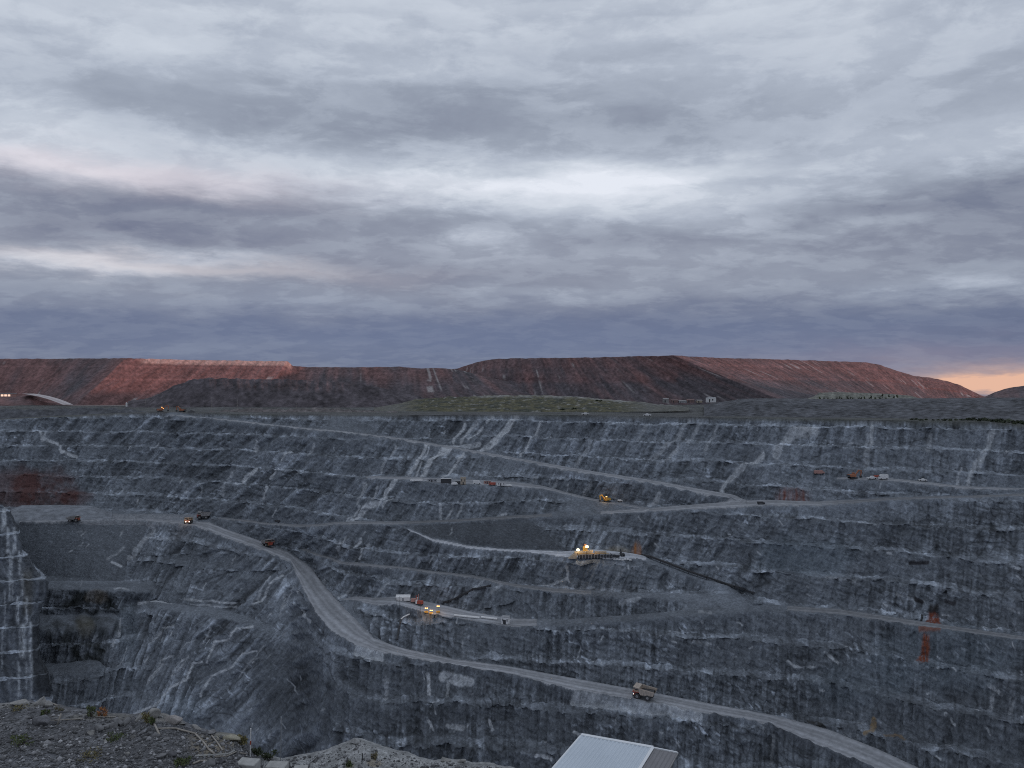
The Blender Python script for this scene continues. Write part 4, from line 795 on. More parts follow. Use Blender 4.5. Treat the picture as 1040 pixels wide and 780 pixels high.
vB = make_van(m_white, 6.5, 3.3); place(vB, 897, 487.4, math.radians(185), 'white box lorry at the right end of the right bench', sc=1.05)
vC = make_van(m_red, 6.0, 2.6); place(vC, 500, 493, math.radians(172), 'red van among pale cabins on the middle bench', sc=.9)
vD = make_van(m_pinkr, 7.5, 2.8); place(vD, 832.5, 482, math.radians(8), 'faded red van at the left of the right bench', sc=1.0)
vE = make_van(m_white, 4.5, 2.0); place(vE, 630, 509.8, math.radians(-15), 'small white van just right of the yellow excavator', sc=.9)
vF = make_van(m_dark, 6.0, 2.2); place(vF, 773, 512.5, math.radians(-8), 'dark service van on the mid wall road', sc=.9)
vG = make_van(m_dark, 6.0, 2.0); place(vG, 284, 530.4, math.radians(-2), 'dark low van on the bench road left of the centre', sc=.9)
vH = make_van(m_red, 6.0, 2.4); place(vH, 891, 485.5, math.radians(14), 'red van tucked behind the white box lorry', sc=.8)
# ---- cabins and stores on the middle bench
def cabin(name, label, cat, px, py, L, Wd, H, m, rz=.05, roof=m_grey, door=m_dark, at=None):
    t = thing(name, label, cat, at if at is not None else ground(px, py), rz)
    w = MB().box(-L / 2, L / 2, -Wd / 2, Wd / 2, 0, H).build('wall', m, t)
    MB().prism([(-L / 2 - .15, H), (L / 2 + .15, H), (L / 2 + .15, H + .16), (-L / 2 - .15, H + .16)], -Wd / 2 - .15, Wd / 2 + .15).build('roof', roof, t)
    MB().box(-L * .1, -L * .1 + .9, -Wd / 2 - .04, -Wd / 2, 0.05, min(2.1, H * .85)).build('door', door, t)
    for fx in (-.35, .25): MB().box(L * fx, L * fx + min(1.2, L * .14), -Wd / 2 - .03, -Wd / 2, H * .42, H * .78).build('window', m_glass, t)
    return t
cabin('cabin', 'grey cabin at the left end of the bench row', 'cabin', 439, 489.5, 7.5, 2.6, 2.4, m_grey)
cabin('container', 'dark container with pale edges on the middle bench', 'container', 453, 490.5, 8.5, 2.6, 3.4, m_dark, roof=m_white)
cabin('cabin', 'tall tan cabin on the middle bench', 'cabin', 470.5, 492, 4.2, 3.0, 5.6, m_beige, roof=m_beige)
cabin('cabin', 'low dark cabin left of the tall tan one', 'cabin', 465, 491.5, 4.0, 2.6, 2.2, m_dark)
cabin('cabin', 'faded pink cabin right of the white van on the bench', 'cabin', 495, 491.3, 6.0, 2.4, 2.2, m_pinkr)
cabin('container', 'white container at the right end of the bench row', 'container', 509, 493, 7.0, 2.5, 2.4, m_white)
def rack(name, label, px, py, L, n, r, m, rz=.03, dz=0, ry=0.0):
    t = thing(name, label, 'pipes', ground(px, py) + Vector((0, 0, dz)), rz, ry=ry)
    k = 0
    for row in range(3):
        for i in range(n - row):
            MB().tube((-L / 2 + .4 * ((k * 7) % 3), (i - (n - row) / 2) * 2 * r, r + row * 1.75 * r), (L / 2 - .5 * ((k * 5) % 3), (i - (n - row) / 2) * 2 * r, r + row * 1.75 * r), r, 8).build('pipe', m, t); k += 1
    return t
rack('pipe_stack', 'stack of white pipes at the left end of the bench row', 423, 489, 10.5, 4, .35, m_white)
rack('pipe_stack', 'short stack of white pipes between the two dark cabins', 461.5, 492.3, 5, 3, .35, m_white)
rack('pipe_stack', 'low stack of white pipes right of the red van', 516, 494.0, 6, 3, .28, m_white)
# ---- camp on the lower bench
def camp_tent(label, px, py, L, Wd, H, rz):
    t = thing('storage_tent', label, 'tent', ground(px, py), rz)
    MB().box(-L / 2, L / 2, -Wd / 2, Wd / 2, 0, H * .62).build('wall', m_white, t)
    MB().add([(-L / 2 - .2, -Wd / 2 - .2, H * .62), (L / 2 + .2, -Wd / 2 - .2, H * .62), (L / 2 + .2, Wd / 2 + .2, H * .62), (-L / 2 - .2, Wd / 2 + .2, H * .62), (-L / 2 - .2, 0, H), (L / 2 + .2, 0, H)], [(0, 1, 5, 4), (2, 3, 4, 5), (0, 4, 3), (1, 2, 5)]).build('roof', m_white, t)
    MB().box(-.6, .6, -Wd / 2 - .05, -Wd / 2, 0, H * .5).build('door', m_grey, t)
    return t
camp_tent('white storage tent at the left end of the pipe bench', 409.5, 609.5, 9.2, 4.0, 3.8, .02)
def drill(label, px, py, rz, pm):
    t = thing('drill_rig', label, 'drill rig', ground(px, py), rz)
    for y in (-1.2, 1.2): MB().prism([(-2.2, .4), (-1.8, 0), (1.8, 0), (2.2, .4), (2, .9), (-2, .9)], y - .3, y + .3).build('track', m_dark, t)
    MB().box(-2.4, 1.2, -1.3, 1.3, .9, 2.8, .15).build('engine_house', pm, t); cb = MB().box(1.2, 2.4, -.2, 1.3, .9, 3.2, .1).build('cab', m_white, t); MB().box(2.3, 2.44, 0, 1.1, 1.9, 3.0).build('windscreen', m_glass, cb)
    MB().box(2.5, 2.9, -.9, -.5, .2, 6.0).build('mast', pm, t); MB().tube((2.7, -.7, .2), (2.7, -.7, 6.4), .1, 6).build('drill_rod', m_dark, t); return t
drill('red and white drill rig right of the storage tent', 421, 612.5, .1, m_pinkr)
drill('faded red drill rig nearest the dark conveyor on the pipe bench', 426, 614.5, 2.8, m_red)
def post(name, label, px, py, h, r, m, lamp=False, at=None):
    t = thing(name, label, 'pole', at if at is not None else ground(px, py)); MB().tube((0, 0, 0), (0, 0, h), r, 6, r * .7).build('pole', m, t)
    MB().tube((-1.2, 0, h * .93), (1.2, 0, h * .93), r * .6, 4).build('crossarm', m, t)
    if lamp: MB().box(-.7, .7, -.5, -.1, h - .5, h + .2).build('lamp', lamp, t)
    return t
post('lamp_post', 'thin dark pole left below the storage tent', 403, 622, 9.5, .12, m_dark); post('lamp_post', 'tall dark pole in front of the storage tent', 406, 626, 13, .13, m_dark); post('lamp_post', 'dark pole right of the drill rigs on the pipe bench', 427, 624, 7.5, .12, m_dark)
post('power_pole', 'thin dark pole between the two middle bench tracks', 580, 510, 9.5, .14, m_dark)
def light_tower(label, px, py, h):
    t = thing('light_tower', label, 'light tower', ground(px, py)); MB().box(-1.2, 1.2, -.7, .7, .3, 1.3).build('trailer', m_yel, t); MB().tube((0, 0, 1.3), (0, 0, h), .09, 6).build('mast', m_dark, t)
    for x in (-.55, .55): MB().box(x - .3, x + .3, -.4, -.15, h - .25, h + .15).build('lamp', m_lamps, t)
    ptlight((0, -2.0, h), 260, (1, .55, .2), .4, t); return t
light_tower('left lit yellow light tower on the pipe bench', 433, 623.5, 3.4); light_tower('middle lit yellow light tower on the pipe bench', 438, 623.8, 2.8); light_tower('right lit yellow light tower beside the pipe bench cabins', 445, 622.5, 4.6)
cabin('cabin', 'small beige pump cabin among the pipe bench lamps', 'cabin', 441, 626, 3.0, 2.2, 2.0, m_beige)
def long_pipe(label, px0, py0, px1, py1, r, m, n=1):
    a, b = ground(px0, py0), ground(px1, py1); t = thing('water_pipe', label, 'pipe', a)
    for k in range(n): MB().tube(Vector((0, k * r * 2.1, r)), b - a + Vector((0, k * r * 2.1, r)), r, 10).build('pipe', m, t)
    return t
long_pipe('long white pipe lying along the bench, left half', 461, 626.0, 487, 628.5, .55, m_white, 2)
long_pipe('long white pipe lying along the bench, right half', 488.5, 627.6, 505, 629.6, .55, m_white, 2)
long_pipe('short grey pipe at the left end of the long white pipes', 449, 627.0, 460, 628.2, .45, m_grey)
sh = cabin('pump_house', 'white pump house with a dark open doorway right of the long pipes', 'pump house', 513.5, 633.0, 4.6, 4.0, 4.4, m_white, -.25)
MB().box(-1.1, .7, -2.1, -2.05, .2, 2.8).build('doorway', m_dark, sh)
for i, (a_, lb) in enumerate([([(416,624),(410,627),(407.5,629.5)], 'white hose bending over the edge of the pipe bench'), ([(407.5,629.5),(406.5,637),(405,650)], 'black pipe hanging down the wall under the pipe bench')]):
    P = [ground(*q) + Vector((0, -1.2, .6)) for q in a_]; t = thing('pipe', lb, 'pipe', P[0]); MB().path([q - P[0] for q in P], .45 if i == 0 else .6, 8).build('hose', m_white if i == 0 else m_dark, t)
# ---- crushing plant under lamps
cp_ = ground(604, 567.2); t = thing('crushing_plant', 'lamp lit yellow crushing plant with a long dark conveyor', 'crusher', cp_, .02)
u_ = cp_.y / K
def cx_(px): return (px - 604) * u_
for k in range(6): MB().box(cx_(590 + k * 6.0), cx_(590 + k * 6.0) + .5, -1.2, 1.2, 0, 3.2).build('leg', m_dark, t)
MB().box(cx_(587), cx_(625), -1.6, 1.6, .8, 2.6).build('conveyor_frame', m_dark, t)
MB().box(cx_(588), cx_(624), -1.0, 1.0, 2.6, 3.0).build('conveyor_belt', m_grey, t)
for k in range(12): MB().box(cx_(588 + 3 * k), cx_(588 + 3 * k) + .25, -1.75, -1.6, .3, 3.6).build('stanchion', m_grey, t)
MB().box(cx_(586), cx_(618), -1.7, -1.6, 3.5, 3.75).build('handrail', m_yel, t)
MB().prism([(cx_(584), 2.2), (cx_(600), 2.2), (cx_(602), 5.6), (cx_(583), 4.6)], -1.5, 2.6).build('hopper', m_beige, t)
MB().box(cx_(592), cx_(596.5), 0, 2.4, 4.6, 8.2).build('tower', m_yel, t); MB().box(cx_(593), cx_(595.5), .4, 2.0, 8.2, 9.6).build('tower_cap', m_orange, t)
MB().prism([(cx_(577), .1), (cx_(585), .1), (cx_(586), 4.4), (cx_(584.5), 4.4)], -2, 2).build('feed_ramp', m_beige, t)
MB().box(cx_(604), cx_(616), .6, 2.4, 3.0, 4.5).build('screen_box', m_beige, t)
MB().box(cx_(625), cx_(629), -1.2, 1.2, .6, 2.2).build('discharge_chute', m_dark, t)
for px_, z_ in ((586.5, 6.2), (595.6, 8.4)):
    MB().tube((cx_(px_), -1.9, 2.6), (cx_(px_), -1.9, z_), .12, 6).build('lamp_pole', m_dark, t); MB().box(cx_(px_) - .75, cx_(px_) + .75, -2.7, -2.1, z_ - .5, z_ + .75).build('lamp', m_lampw, t)
    ptlight((cx_(px_), -3.6, z_ + .3), 420, (1, .66, .28), .6, t)
ptlight((cx_(603), -2.5, 5.2), 220, (1, .60, .22), .6, t)
G_BL = 'white barrier blocks beside the crusher'
b0 = tagk(MB().box(-.9, .9, -.5, .5, 0, 1.0, .12).build('barrier_block', m_white), None, 'white barrier block in the row right of the crusher', 'block', G_BL)
for i in range(11):
    b_ = b0 if i == 0 else b0.copy()
    if i: SC.collection.objects.link(b_)
    b_.location = ground(613 + i * 2.7, 568.0 + .05 * i); b_.rotation_euler.z = .2 * math.sin(i * 3)
# ---- dark conveyors along the ramps
def conveyor(label, pts, w=1.6, h=1.4):
    P = [ground(*q) for q in pts]; t = thing('conveyor', label, 'conveyor', P[0])
    fr = MB(); bl = MB()
    for a, b in zip(P[:-1], P[1:]):
        a, b = a - P[0], b - P[0]; dr = (b - a).normalized(); n = Vector((-dr.y, dr.x, 0)).normalized() * w / 2; z0, z1 = Vector((0, 0, h)), Vector((0, 0, h + .9))
        vs = [a + n + z0, a - n + z0, a - n + z1, a + n + z1, b + n + z0, b - n + z0, b - n + z1, b + n + z1]
        fr.add(vs, [(0, 1, 2, 3), (7, 6, 5, 4), (0, 4, 5, 1), (1, 5, 6, 2), (2, 6, 7, 3), (3, 7, 4, 0)])
        m2 = n * .7; zt0, zt1 = Vector((0, 0, h + .904)), Vector((0, 0, h + 1.1))
        bl.add([a + m2 + zt0, a - m2 + zt0, a - m2 + zt1, a + m2 + zt1, b + m2 + zt0, b - m2 + zt0, b - m2 + zt1, b + m2 + zt1], [(0, 1, 2, 3), (7, 6, 5, 4), (0, 4, 5, 1), (1, 5, 6, 2), (2, 6, 7, 3), (3, 7, 4, 0)])
        MB().tube(a, a + Vector((0, 0, h)), .2, 6).build('leg', m_dark, t)
    fr.build('conveyor_frame', m_dark, t); bl.build('conveyor_belt', m_rub, t); return t
conveyor('long dark conveyor running down the ramp right of the crusher', [(652 + (765 - 652) * i / 12, np.interp(652 + (765 - 652) * i / 12, AU[0], AU[1]) + 2.6) for i in range(13)], 2.0, 1.2)
conveyor('dark conveyor climbing from the pipe bench to the track above', [(450 + 49 * i / 8, 613.5 - 18.5 * i / 8 + 1.4 * math.sin(i)) for i in range(9)], 1.3, .8)
# ---- beyond the rim
def box_bld(name, label, cat, px, Dq, L, Wd, H, m, rz=0.0, roof=None, gable=0.0, base=None):
    o = plain(px, Dq) if base is None else base; t = thing(name, label, cat, o + Vector((0, 0, -.5)), rz)
    MB().box(-L / 2, L / 2, -Wd / 2, Wd / 2, 0, H).build('wall', m, t)
    MB().add([(-L / 2 - .3, -Wd / 2 - .3, H), (L / 2 + .3, -Wd / 2 - .3, H), (L / 2 + .3, Wd / 2 + .3, H), (-L / 2 - .3, Wd / 2 + .3, H), (-L / 2 - .3, 0, H + gable + .3), (L / 2 + .3, 0, H + gable + .3)], [(0, 1, 5, 4), (2, 3, 4, 5), (0, 4, 3), (1, 2, 5), (0, 3, 2, 1)]).build('roof', roof or m, t)
    for k in range(max(1, int(L // 7))): MB().box(-L / 2 + 2 + k * 6, -L / 2 + 4.2 + k * 6, -Wd / 2 - .06, -Wd / 2, .3 + (k % 2) * H * .35, H * .7).build('window' if k % 2 else 'door', m_dark, t)
    return t
def lift(px, py, Dq): return Vector(((px - CX) / K * Dq, Dq, -(py - HZ) / K * Dq))
box_bld('white_building', 'bright white square building on the plain in the centre right', 'building', 722, 1450, 15.5, 12, 9.0, m_white, .1, m_grey, .5, lift(722, 408.4, 1450))
for px_, L_, H_, m_, lb in [(676, 10, 7, m_dusty, 'grey shed at the left end of the red sheds beyond the mound'), (685, 12, 4.4, m_shed, 'faded red shed left of the low pale one beyond the rim'), (693, 15, 2.8, m_grey, 'low pale shed among the red sheds beyond the rim'), (701, 14, 5.5, m_shed, 'large faded red shed left of the white building'), (710, 10, 4, m_beige, 'low beige shed just left of the white building')]:
    box_bld('shed', lb, 'shed', px_, 1470, L_, 9, H_, m_, .05, m_shed if m_ is m_shed else m_dusty, 1.2, lift(px_, 408.6, 1470 + px_ * .01))
t = thing('processing_building', 'long low building with a glowing facade at the far left', 'building', lift(5, 403.2, 1690), .0)
MB().box(-34, 20, -8, 8, 0, 6.5).build('wall', m_pinkr, t); MB().box(-34.5, 20.5, -8.5, 8.5, 6.5, 8).build('roof', m_grey, t)
for k in range(7): MB().box(-33 + 7.4 * k, -27.6 + 7.4 * k, -8.12, -8.0, 1.4, 5.6).build('lit_window', m_lit, t)
t = thing('water_tank', 'small white tank on the plain left of the excavators', 'tank', lift(128.5, 413, 1100)); MB().tube((0, 0, 0), (0, 0, 5), 1.2, 12).build('tank_shell', m_white, t); MB().tube((0, 0, 5), (0, 0, 6), 1.2, 12, .2).build('tank_roof', m_white, t)
G_PP = 'power poles across the plain'
for i, (px_, py_, D_, h_, lb) in enumerate([(215, 416, 1000, 17, 'power pole on the plain right of the orange excavators'), (241, 416.5, 1000, 14, 'power pole above the start of the upper road'), (301, 416, 1000, 9, 'short power pole left of the grassed mound'), (356.5, 415.5, 1000, 9, 'short power pole nearest the left foot of the grassed mound'), (432, 415, 1010, 11, 'power pole in front of the left of the grassed mound'), (519, 415, 1010, 12, 'power pole in front of the middle of the grassed mound'), (567.5, 415, 1010, 13, 'power pole in front of the right of the grassed mound'), (148, 411, 1100, 9, 'power pole left of the lamp lit excavator')]):
    post('power_pole', lb, 0, 0, h_, .16, m_wood, at=lift(px_, py_, D_))['group'] = G_PP
t = thing('spoil_heap', 'small black spoil heap right of the rim excavators', 'heap', plain(194, 880))
v_ = MB(); n_ = 14
ring = [[(math.cos(2 * math.pi * i / n_) * r_ * 5 * (1 + .2 * math.sin(i * 2.3)), math.sin(2 * math.pi * i / n_) * r_ * 3, z_ * (1 + .2 * math.cos(i * 1.7))) for i in range(n_)] for r_, z_ in ((1, -.4), (.75, 1.2), (.4, 2.0), (.05, 2.3))]
v_.add(sum(ring, []), [(a * n_ + i, a * n_ + (i + 1) % n_, (a + 1) * n_ + (i + 1) % n_, (a + 1) * n_ + i) for a in range(3) for i in range(n_)]); v_.build('heap', m_dark, t)
# ---------------------------------------------------------------- vegetation
def leaf_mat(name, c1, c2):
    m, t, p = mat_base(name); at = t.nodes.new('ShaderNodeTexCoord'); nz = t.nodes.new('ShaderNodeTexNoise'); nz.inputs['Scale'].default_value = 7.0
    t.links.new(at.outputs['Object'], nz.inputs['Vector']); mxn = t.nodes.new('ShaderNodeMix'); mxn.data_type = 'RGBA'
    mxn.inputs[6].default_value = c1 + (1,); mxn.inputs[7].default_value = c2 + (1,); r = t.nodes.new('ShaderNodeMapRange'); r.inputs[1].default_value = .4; r.inputs[2].default_value = .6
    t.links.new(nz.outputs['Fac'], r.inputs[0]); t.links.new(r.outputs[0], mxn.inputs[0]); t.links.new(mxn.outputs[2], p.inputs['Base Color']); p.inputs['Roughness'].default_value = .8; return m
m_leaf = leaf_mat('leaf_dark_green', (.030, .042, .022), (.055, .068, .032)); m_leafg = leaf_mat('leaf_green', (.06, .085, .03), (.10, .12, .045)); m_leafy = leaf_mat('leaf_yellow_green', (.13, .12, .05), (.20, .17, .08)); m_leafo = leaf_mat('leaf_orange', (.34, .13, .045), (.42, .20, .08)); m_bark = mat('bark', (.09, .07, .055), .9, dirt_amt=.4)
m_dry = leaf_mat('dry_grass', (.22, .19, .12), (.12, .11, .06))
def crown_mesh(seed, w, h, z0, n, s, flat=1.0):
    r = random.Random(seed); m = MB(); cl = [(r.uniform(-.6, .6) * w, r.uniform(-.6, .6) * w * flat, z0 + h * r.uniform(.1, .9), r.uniform(.25, .5)) for _ in range(9)]
    for i in range(n):
        c = cl[i % 9]; q = Vector((r.gauss(0, 1), r.gauss(0, 1), r.gauss(0, 1))).normalized() * r.random() ** .4 * c[3]
        p_ = Vector((c[0] + q.x * w, c[1] + q.y * w * flat, c[2] + q.z * h * .8)); p_.z = max(p_.z, z0 * .5 + .02)
        u = Vector((r.gauss(0, 1), r.gauss(0, 1), r.gauss(0, 1))).normalized(); v = u.orthogonal().normalized() * s * r.uniform(.6, 1.3); u = u * s * r.uniform(.8, 1.8)
        m.add([p_ - u, p_ + v * .6, p_ + u, p_ - v * .6], [(0, 1, 2, 3)])
    return m
def make_tree(name, seed, w, h, lm, n=150, s=.35, trunk=True):
    t = thing(name, '', 'tree' if trunk else 'bush', (0, 0, 0)); c = crown_mesh(seed, w, h * .75, h * .25 if trunk else .05, n, s).build('crown', lm, t)
    tr = MB(); r = random.Random(seed); tr.tube((0, 0, -.3), (.05 * h, 0, h * .55), .05 * h, 6, .02 * h)
    for k in range(4): a = r.uniform(0, 6.3); tr.tube((.02 * h, 0, h * r.uniform(.15, .4)), (math.cos(a) * w * .5, math.sin(a) * w * .5, h * r.uniform(.5, .8)), .02 * h, 4, .008 * h)
    tr.build('trunk' if trunk else 'stem', m_bark, t); return t
protos = [make_tree('bush', 11 + i, 1.9 + .3 * i, 2.3 + .4 * i, m_leaf, 170, .38, False) for i in range(3)]
G_BU = 'dark bushes along the right rim'; r = random.Random(5); used = set()
bl_ = [926, 931, 935.5, 941, 947, 953, 959, 966, 971, 977, 983, 988, 994, 999, 1003, 1007, 1011, 1015, 1018, 1021.5, 1025, 1028, 1031, 1034, 1037, 1040, 1046, 1052]
for i, px_ in enumerate(bl_):
    k = i % 3; o = protos[k] if k not in used else copy_tree(protos[k]); used.add(k)
    ry_ = float(np.interp(px_, RIM[0], RIM[1])); D_ = 1 / float(np.interp(px_, RIM[0], RIM[2])) + r.uniform(6, 30)
    o.location = plain(px_, D_) + Vector((0, 0, -.1)); sc_ = .55 + .5 * sstep(940, 1010, px_) + r.uniform(-.1, .3); o.scale = (sc_ * 1.2, sc_ * 1.2, sc_); o.rotation_euler.z = r.uniform(0, 6)
    tagk(o, None, 'dark low bush in the ragged line along the right pit rim', 'bush', G_BU)
tp = [make_tree('small_tree', 31 + i, 1.5, 5.0 + i, m_leaf if i else m_leafg, 160, .45) for i in range(3)]; used = set()
for i in range(22):
    k = i % 3; o = tp[k] if k not in used else copy_tree(tp[k]); used.add(k); px_ = 834 + i * 3.7 + r.uniform(-1.4, 1.4); o.location = lift(px_, 406.2 - (2.2 if i > 15 and i % 2 else 0), 1388 + r.uniform(-3, 3)); o.location.z -= .3
    o.scale = (r.uniform(1.1, 1.7),) * 2 + (r.uniform(.6, 1.3),); tagk(o, None, 'small dark tree in the row along the pale rock bank', 'tree', 'small trees along the pale rock bank')
# bushes on the grassed mound
for i, (px_, py_, lb) in enumerate([(571, 416.5, 'largest dark shrub at the front foot of the grassed mound'), (607, 407.5, 'dark shrub on the right shoulder of the grassed mound'), (583, 416, 'small dark shrub right of the largest one under the grassed mound'), (610, 407.6, 'smaller shrub on the right shoulder of the grassed mound')]):
    o = copy_tree(protos[i % 3]); o.location = lift(px_, py_, 1062 if py_ > 410 else 1150); o.scale = (2.2 - .3 * i,) * 2 + (1.2,); o['label'] = lb
    if 'group' in o: del o['group']

# ---------------------------------------------------------------- foreground rim below the viewpoint
CR = np.array([(-420,716,48),(-220,714,47),(0,714.5,46),(25,711.5,46),(36,713.5,46),(50,714,46),(62,718,45.5),(85,721,45),(100,723,45),(130,726,45),(150,723,44.6),(165,725,44.5),(186,734,44),(210,742,43.5),(240,748,43),(250,756,43.5),(262,767,44),(285,771,44.5),(300,767,45),(316,765,46),(330,762,46),(345,755.5,46.3),(358,751,46.5),(366,750.5,46.5),(374,753,46.5),(384,757,46.5),(400,761.5,46.5),(412,764,46.3),(424,769,46),(440,772.5,46),(456,772,46),(470,773,46),(478,776,46),(500,776.5,46),(520,780,46),(545,789,46),(600,805,46),(700,830,46),(900,835,46),(1100,835,47),(1500,835,50)], float)
fx = np.concatenate([np.arange(-420, -6, 6.0), np.arange(-6, 560, .7), np.arange(560, 1500, 8.0)])
cyy = np.interp(fx, CR[:, 0], CR[:, 1]); cD = np.interp(fx, CR[:, 0], CR[:, 2])
cyy = cyy + 1.3 * fbm(fx / 6, 0 * fx, 0 * fx + 3, 3) * (fx > -50)
cz = -(cyy - HZ) / K * cD; cX = (fx - CX) / K * cD
# rows: from under the viewpoint out to the crest, then over the edge
u1 = np.concatenate([np.linspace(-.4, .78, 24)[:-1], np.linspace(.78, 1, 190)])[:, None]
Df = 4 + (cD[None] - 4) * u1
zA = -2.6 - .470 * (Df - 4) * np.where(Df > 4, 1, .25); nearz = np.maximum(zA, -19.0 + 0 * zA)
wq = sstep(33, 42.5, Df); fz = nearz * (1 - wq) + (cz[None] + 0 * Df) * wq
fz = np.minimum(fz, -.4 - .490 * Df + .35 * wq * 40) if False else fz
fX = (fx[None] - CX) / K * cD[None] * (Df / cD[None] * .0 + 1) * np.clip(Df / cD[None], .12, 1.0)
dirt = .14 * fbm(fX / 1.6, Df / 1.6, 0 * Df, 4) + .05 * fbm(fX / .3, Df / .3, 0 * Df, 2)
fz = fz + dirt * np.sin(np.pi * np.clip((1 - u1) * 8, 0, .5))
u2 = np.concatenate([[.15, .35, .6], np.geomspace(1, 60, 26)])[:, None]
Do = cD[None] + u2 * .9; zo = cz[None] - np.minimum(u2 * .35, .4) - np.maximum(u2 - .6, 0) * 1.15 + .3 * fbm(cX[None] / 2 + 0 * u2, Do / 2, u2 + 0 * Do, 3) * np.minimum(1, u2)
Xo = (fx[None] - CX) / K * cD[None] + 0 * u2
GX, GY, GZ = np.concatenate([fX, Xo]), np.concatenate([Df, Do]), np.concatenate([fz, zo])
gpx = CX + GX / np.maximum(GY, .5) * K; gpy = HZ - GZ / np.maximum(GY, .5) * K
nz1 = fbm(GX / 1.5, GY / 1.5, 0 * GX, 4); nz2 = fbm(GX / .35, GY / .35, 0 * GX + 4, 3)
gt = np.array([.108, .110, .117]) * np.exp(.5 * nz1 + 1.1 * nz2)[..., None]
def gp(cx_, cy_, rx_, ry_, a_, c_):
    global gt
    k = (1 - sstep(.5, 1.1, np.hypot((gpx - cx_) / rx_, (gpy - cy_) / ry_) + .5 * nz1))[..., None] * a_; gt = gt * (1 - k) + np.array(c_) * np.exp(.5 * nz2)[..., None] * k
gp(30, 775, 110, 12, .7, (.15, .155, .17)); gp(215, 757, 28, 14, .85, (.20, .175, .135)); gp(15, 716, 45, 4, .6, (.24, .235, .22)); gp(170, 729, 30, 6, .7, (.26, .25, .23)); gp(235, 748, 25, 6, .6, (.24, .23, .19)); gp(100, 728, 50, 4, .4, (.2, .19, .16))
k = sstep(258, 272, gpx)[..., None]; gt = gt * (1 - k) + np.array([.25, .255, .255]) * np.exp(.55 * nz1 + .6 * nz2 + .5 * pn(GX / .5, GZ / 1.5, GY / .5))[..., None] * k
gp(415, 772, 60, 6, .5, (.34, .345, .345)); gp(362, 762, 12, 10, .4, (.36, .36, .36)); gp(380, 775, 8, 6, .5, (.25, .2, .12)); gp(355, 778, 6, 5, .5, (.2, .19, .1))
o = mesh_np('rim_ground', np.stack([GX, GY, GZ], -1).reshape(-1, 3), grid_faces(*GX.shape), M_GRND, gt.reshape(-1, 3)); tagk(o, 'structure', 'dark gravel ground at the near rim below the viewpoint')
nF = len(u1)
def fg(px_, py_):
    """point of the near ground seen at this photo point"""
    c = int(np.argmin(np.abs(fx - px_))); sl2 = slice(20, nF); s = gpy[sl2, c]; r_ = 20 + int(np.argmin(np.abs(s - py_) + 0 * s)); return Vector((float((px_ - CX) / K * GY[r_, c]), float(GY[r_, c]), float(GZ[r_, c])))
def rock_mesh(name, seed, sx, sy, sz, tone_c, parent=None, sub=3):
    import bmesh
    bm = bmesh.new(); bmesh.ops.create_icosphere(bm, subdivisions=sub, radius=1.0); P = np.array([v.co[:] for v in bm.verts]); Fc = np.array([[v.index for v in f.verts] for f in bm.faces]); bm.free()
    rs_ = np.random.RandomState(seed)
    for _ in range(11):                                   # chop flat faces for an angular block
        n = rs_.normal(size=3); n /= np.linalg.norm(n); h = rs_.uniform(.36, .74); dd_ = P @ n - h; P = P - np.maximum(dd_, 0)[:, None] * n
    P = P * (1 + .07 * fbm(P[:, 0] * 2 + seed, P[:, 1] * 2, P[:, 2] * 2, 3))[:, None] * np.array([sx, sy, sz])
    c = np.array(tone_c) * np.exp(.35 * fbm(P[:, 0] * 3 + seed, P[:, 1] * 3, P[:, 2] * 3, 3))[:, None]
    return mesh_np(name, P, Fc, M_STONE, c, False, parent)
LG, DG, MG = (.265, .26, .25), (.10, .10, .107), (.18, .18, .185)
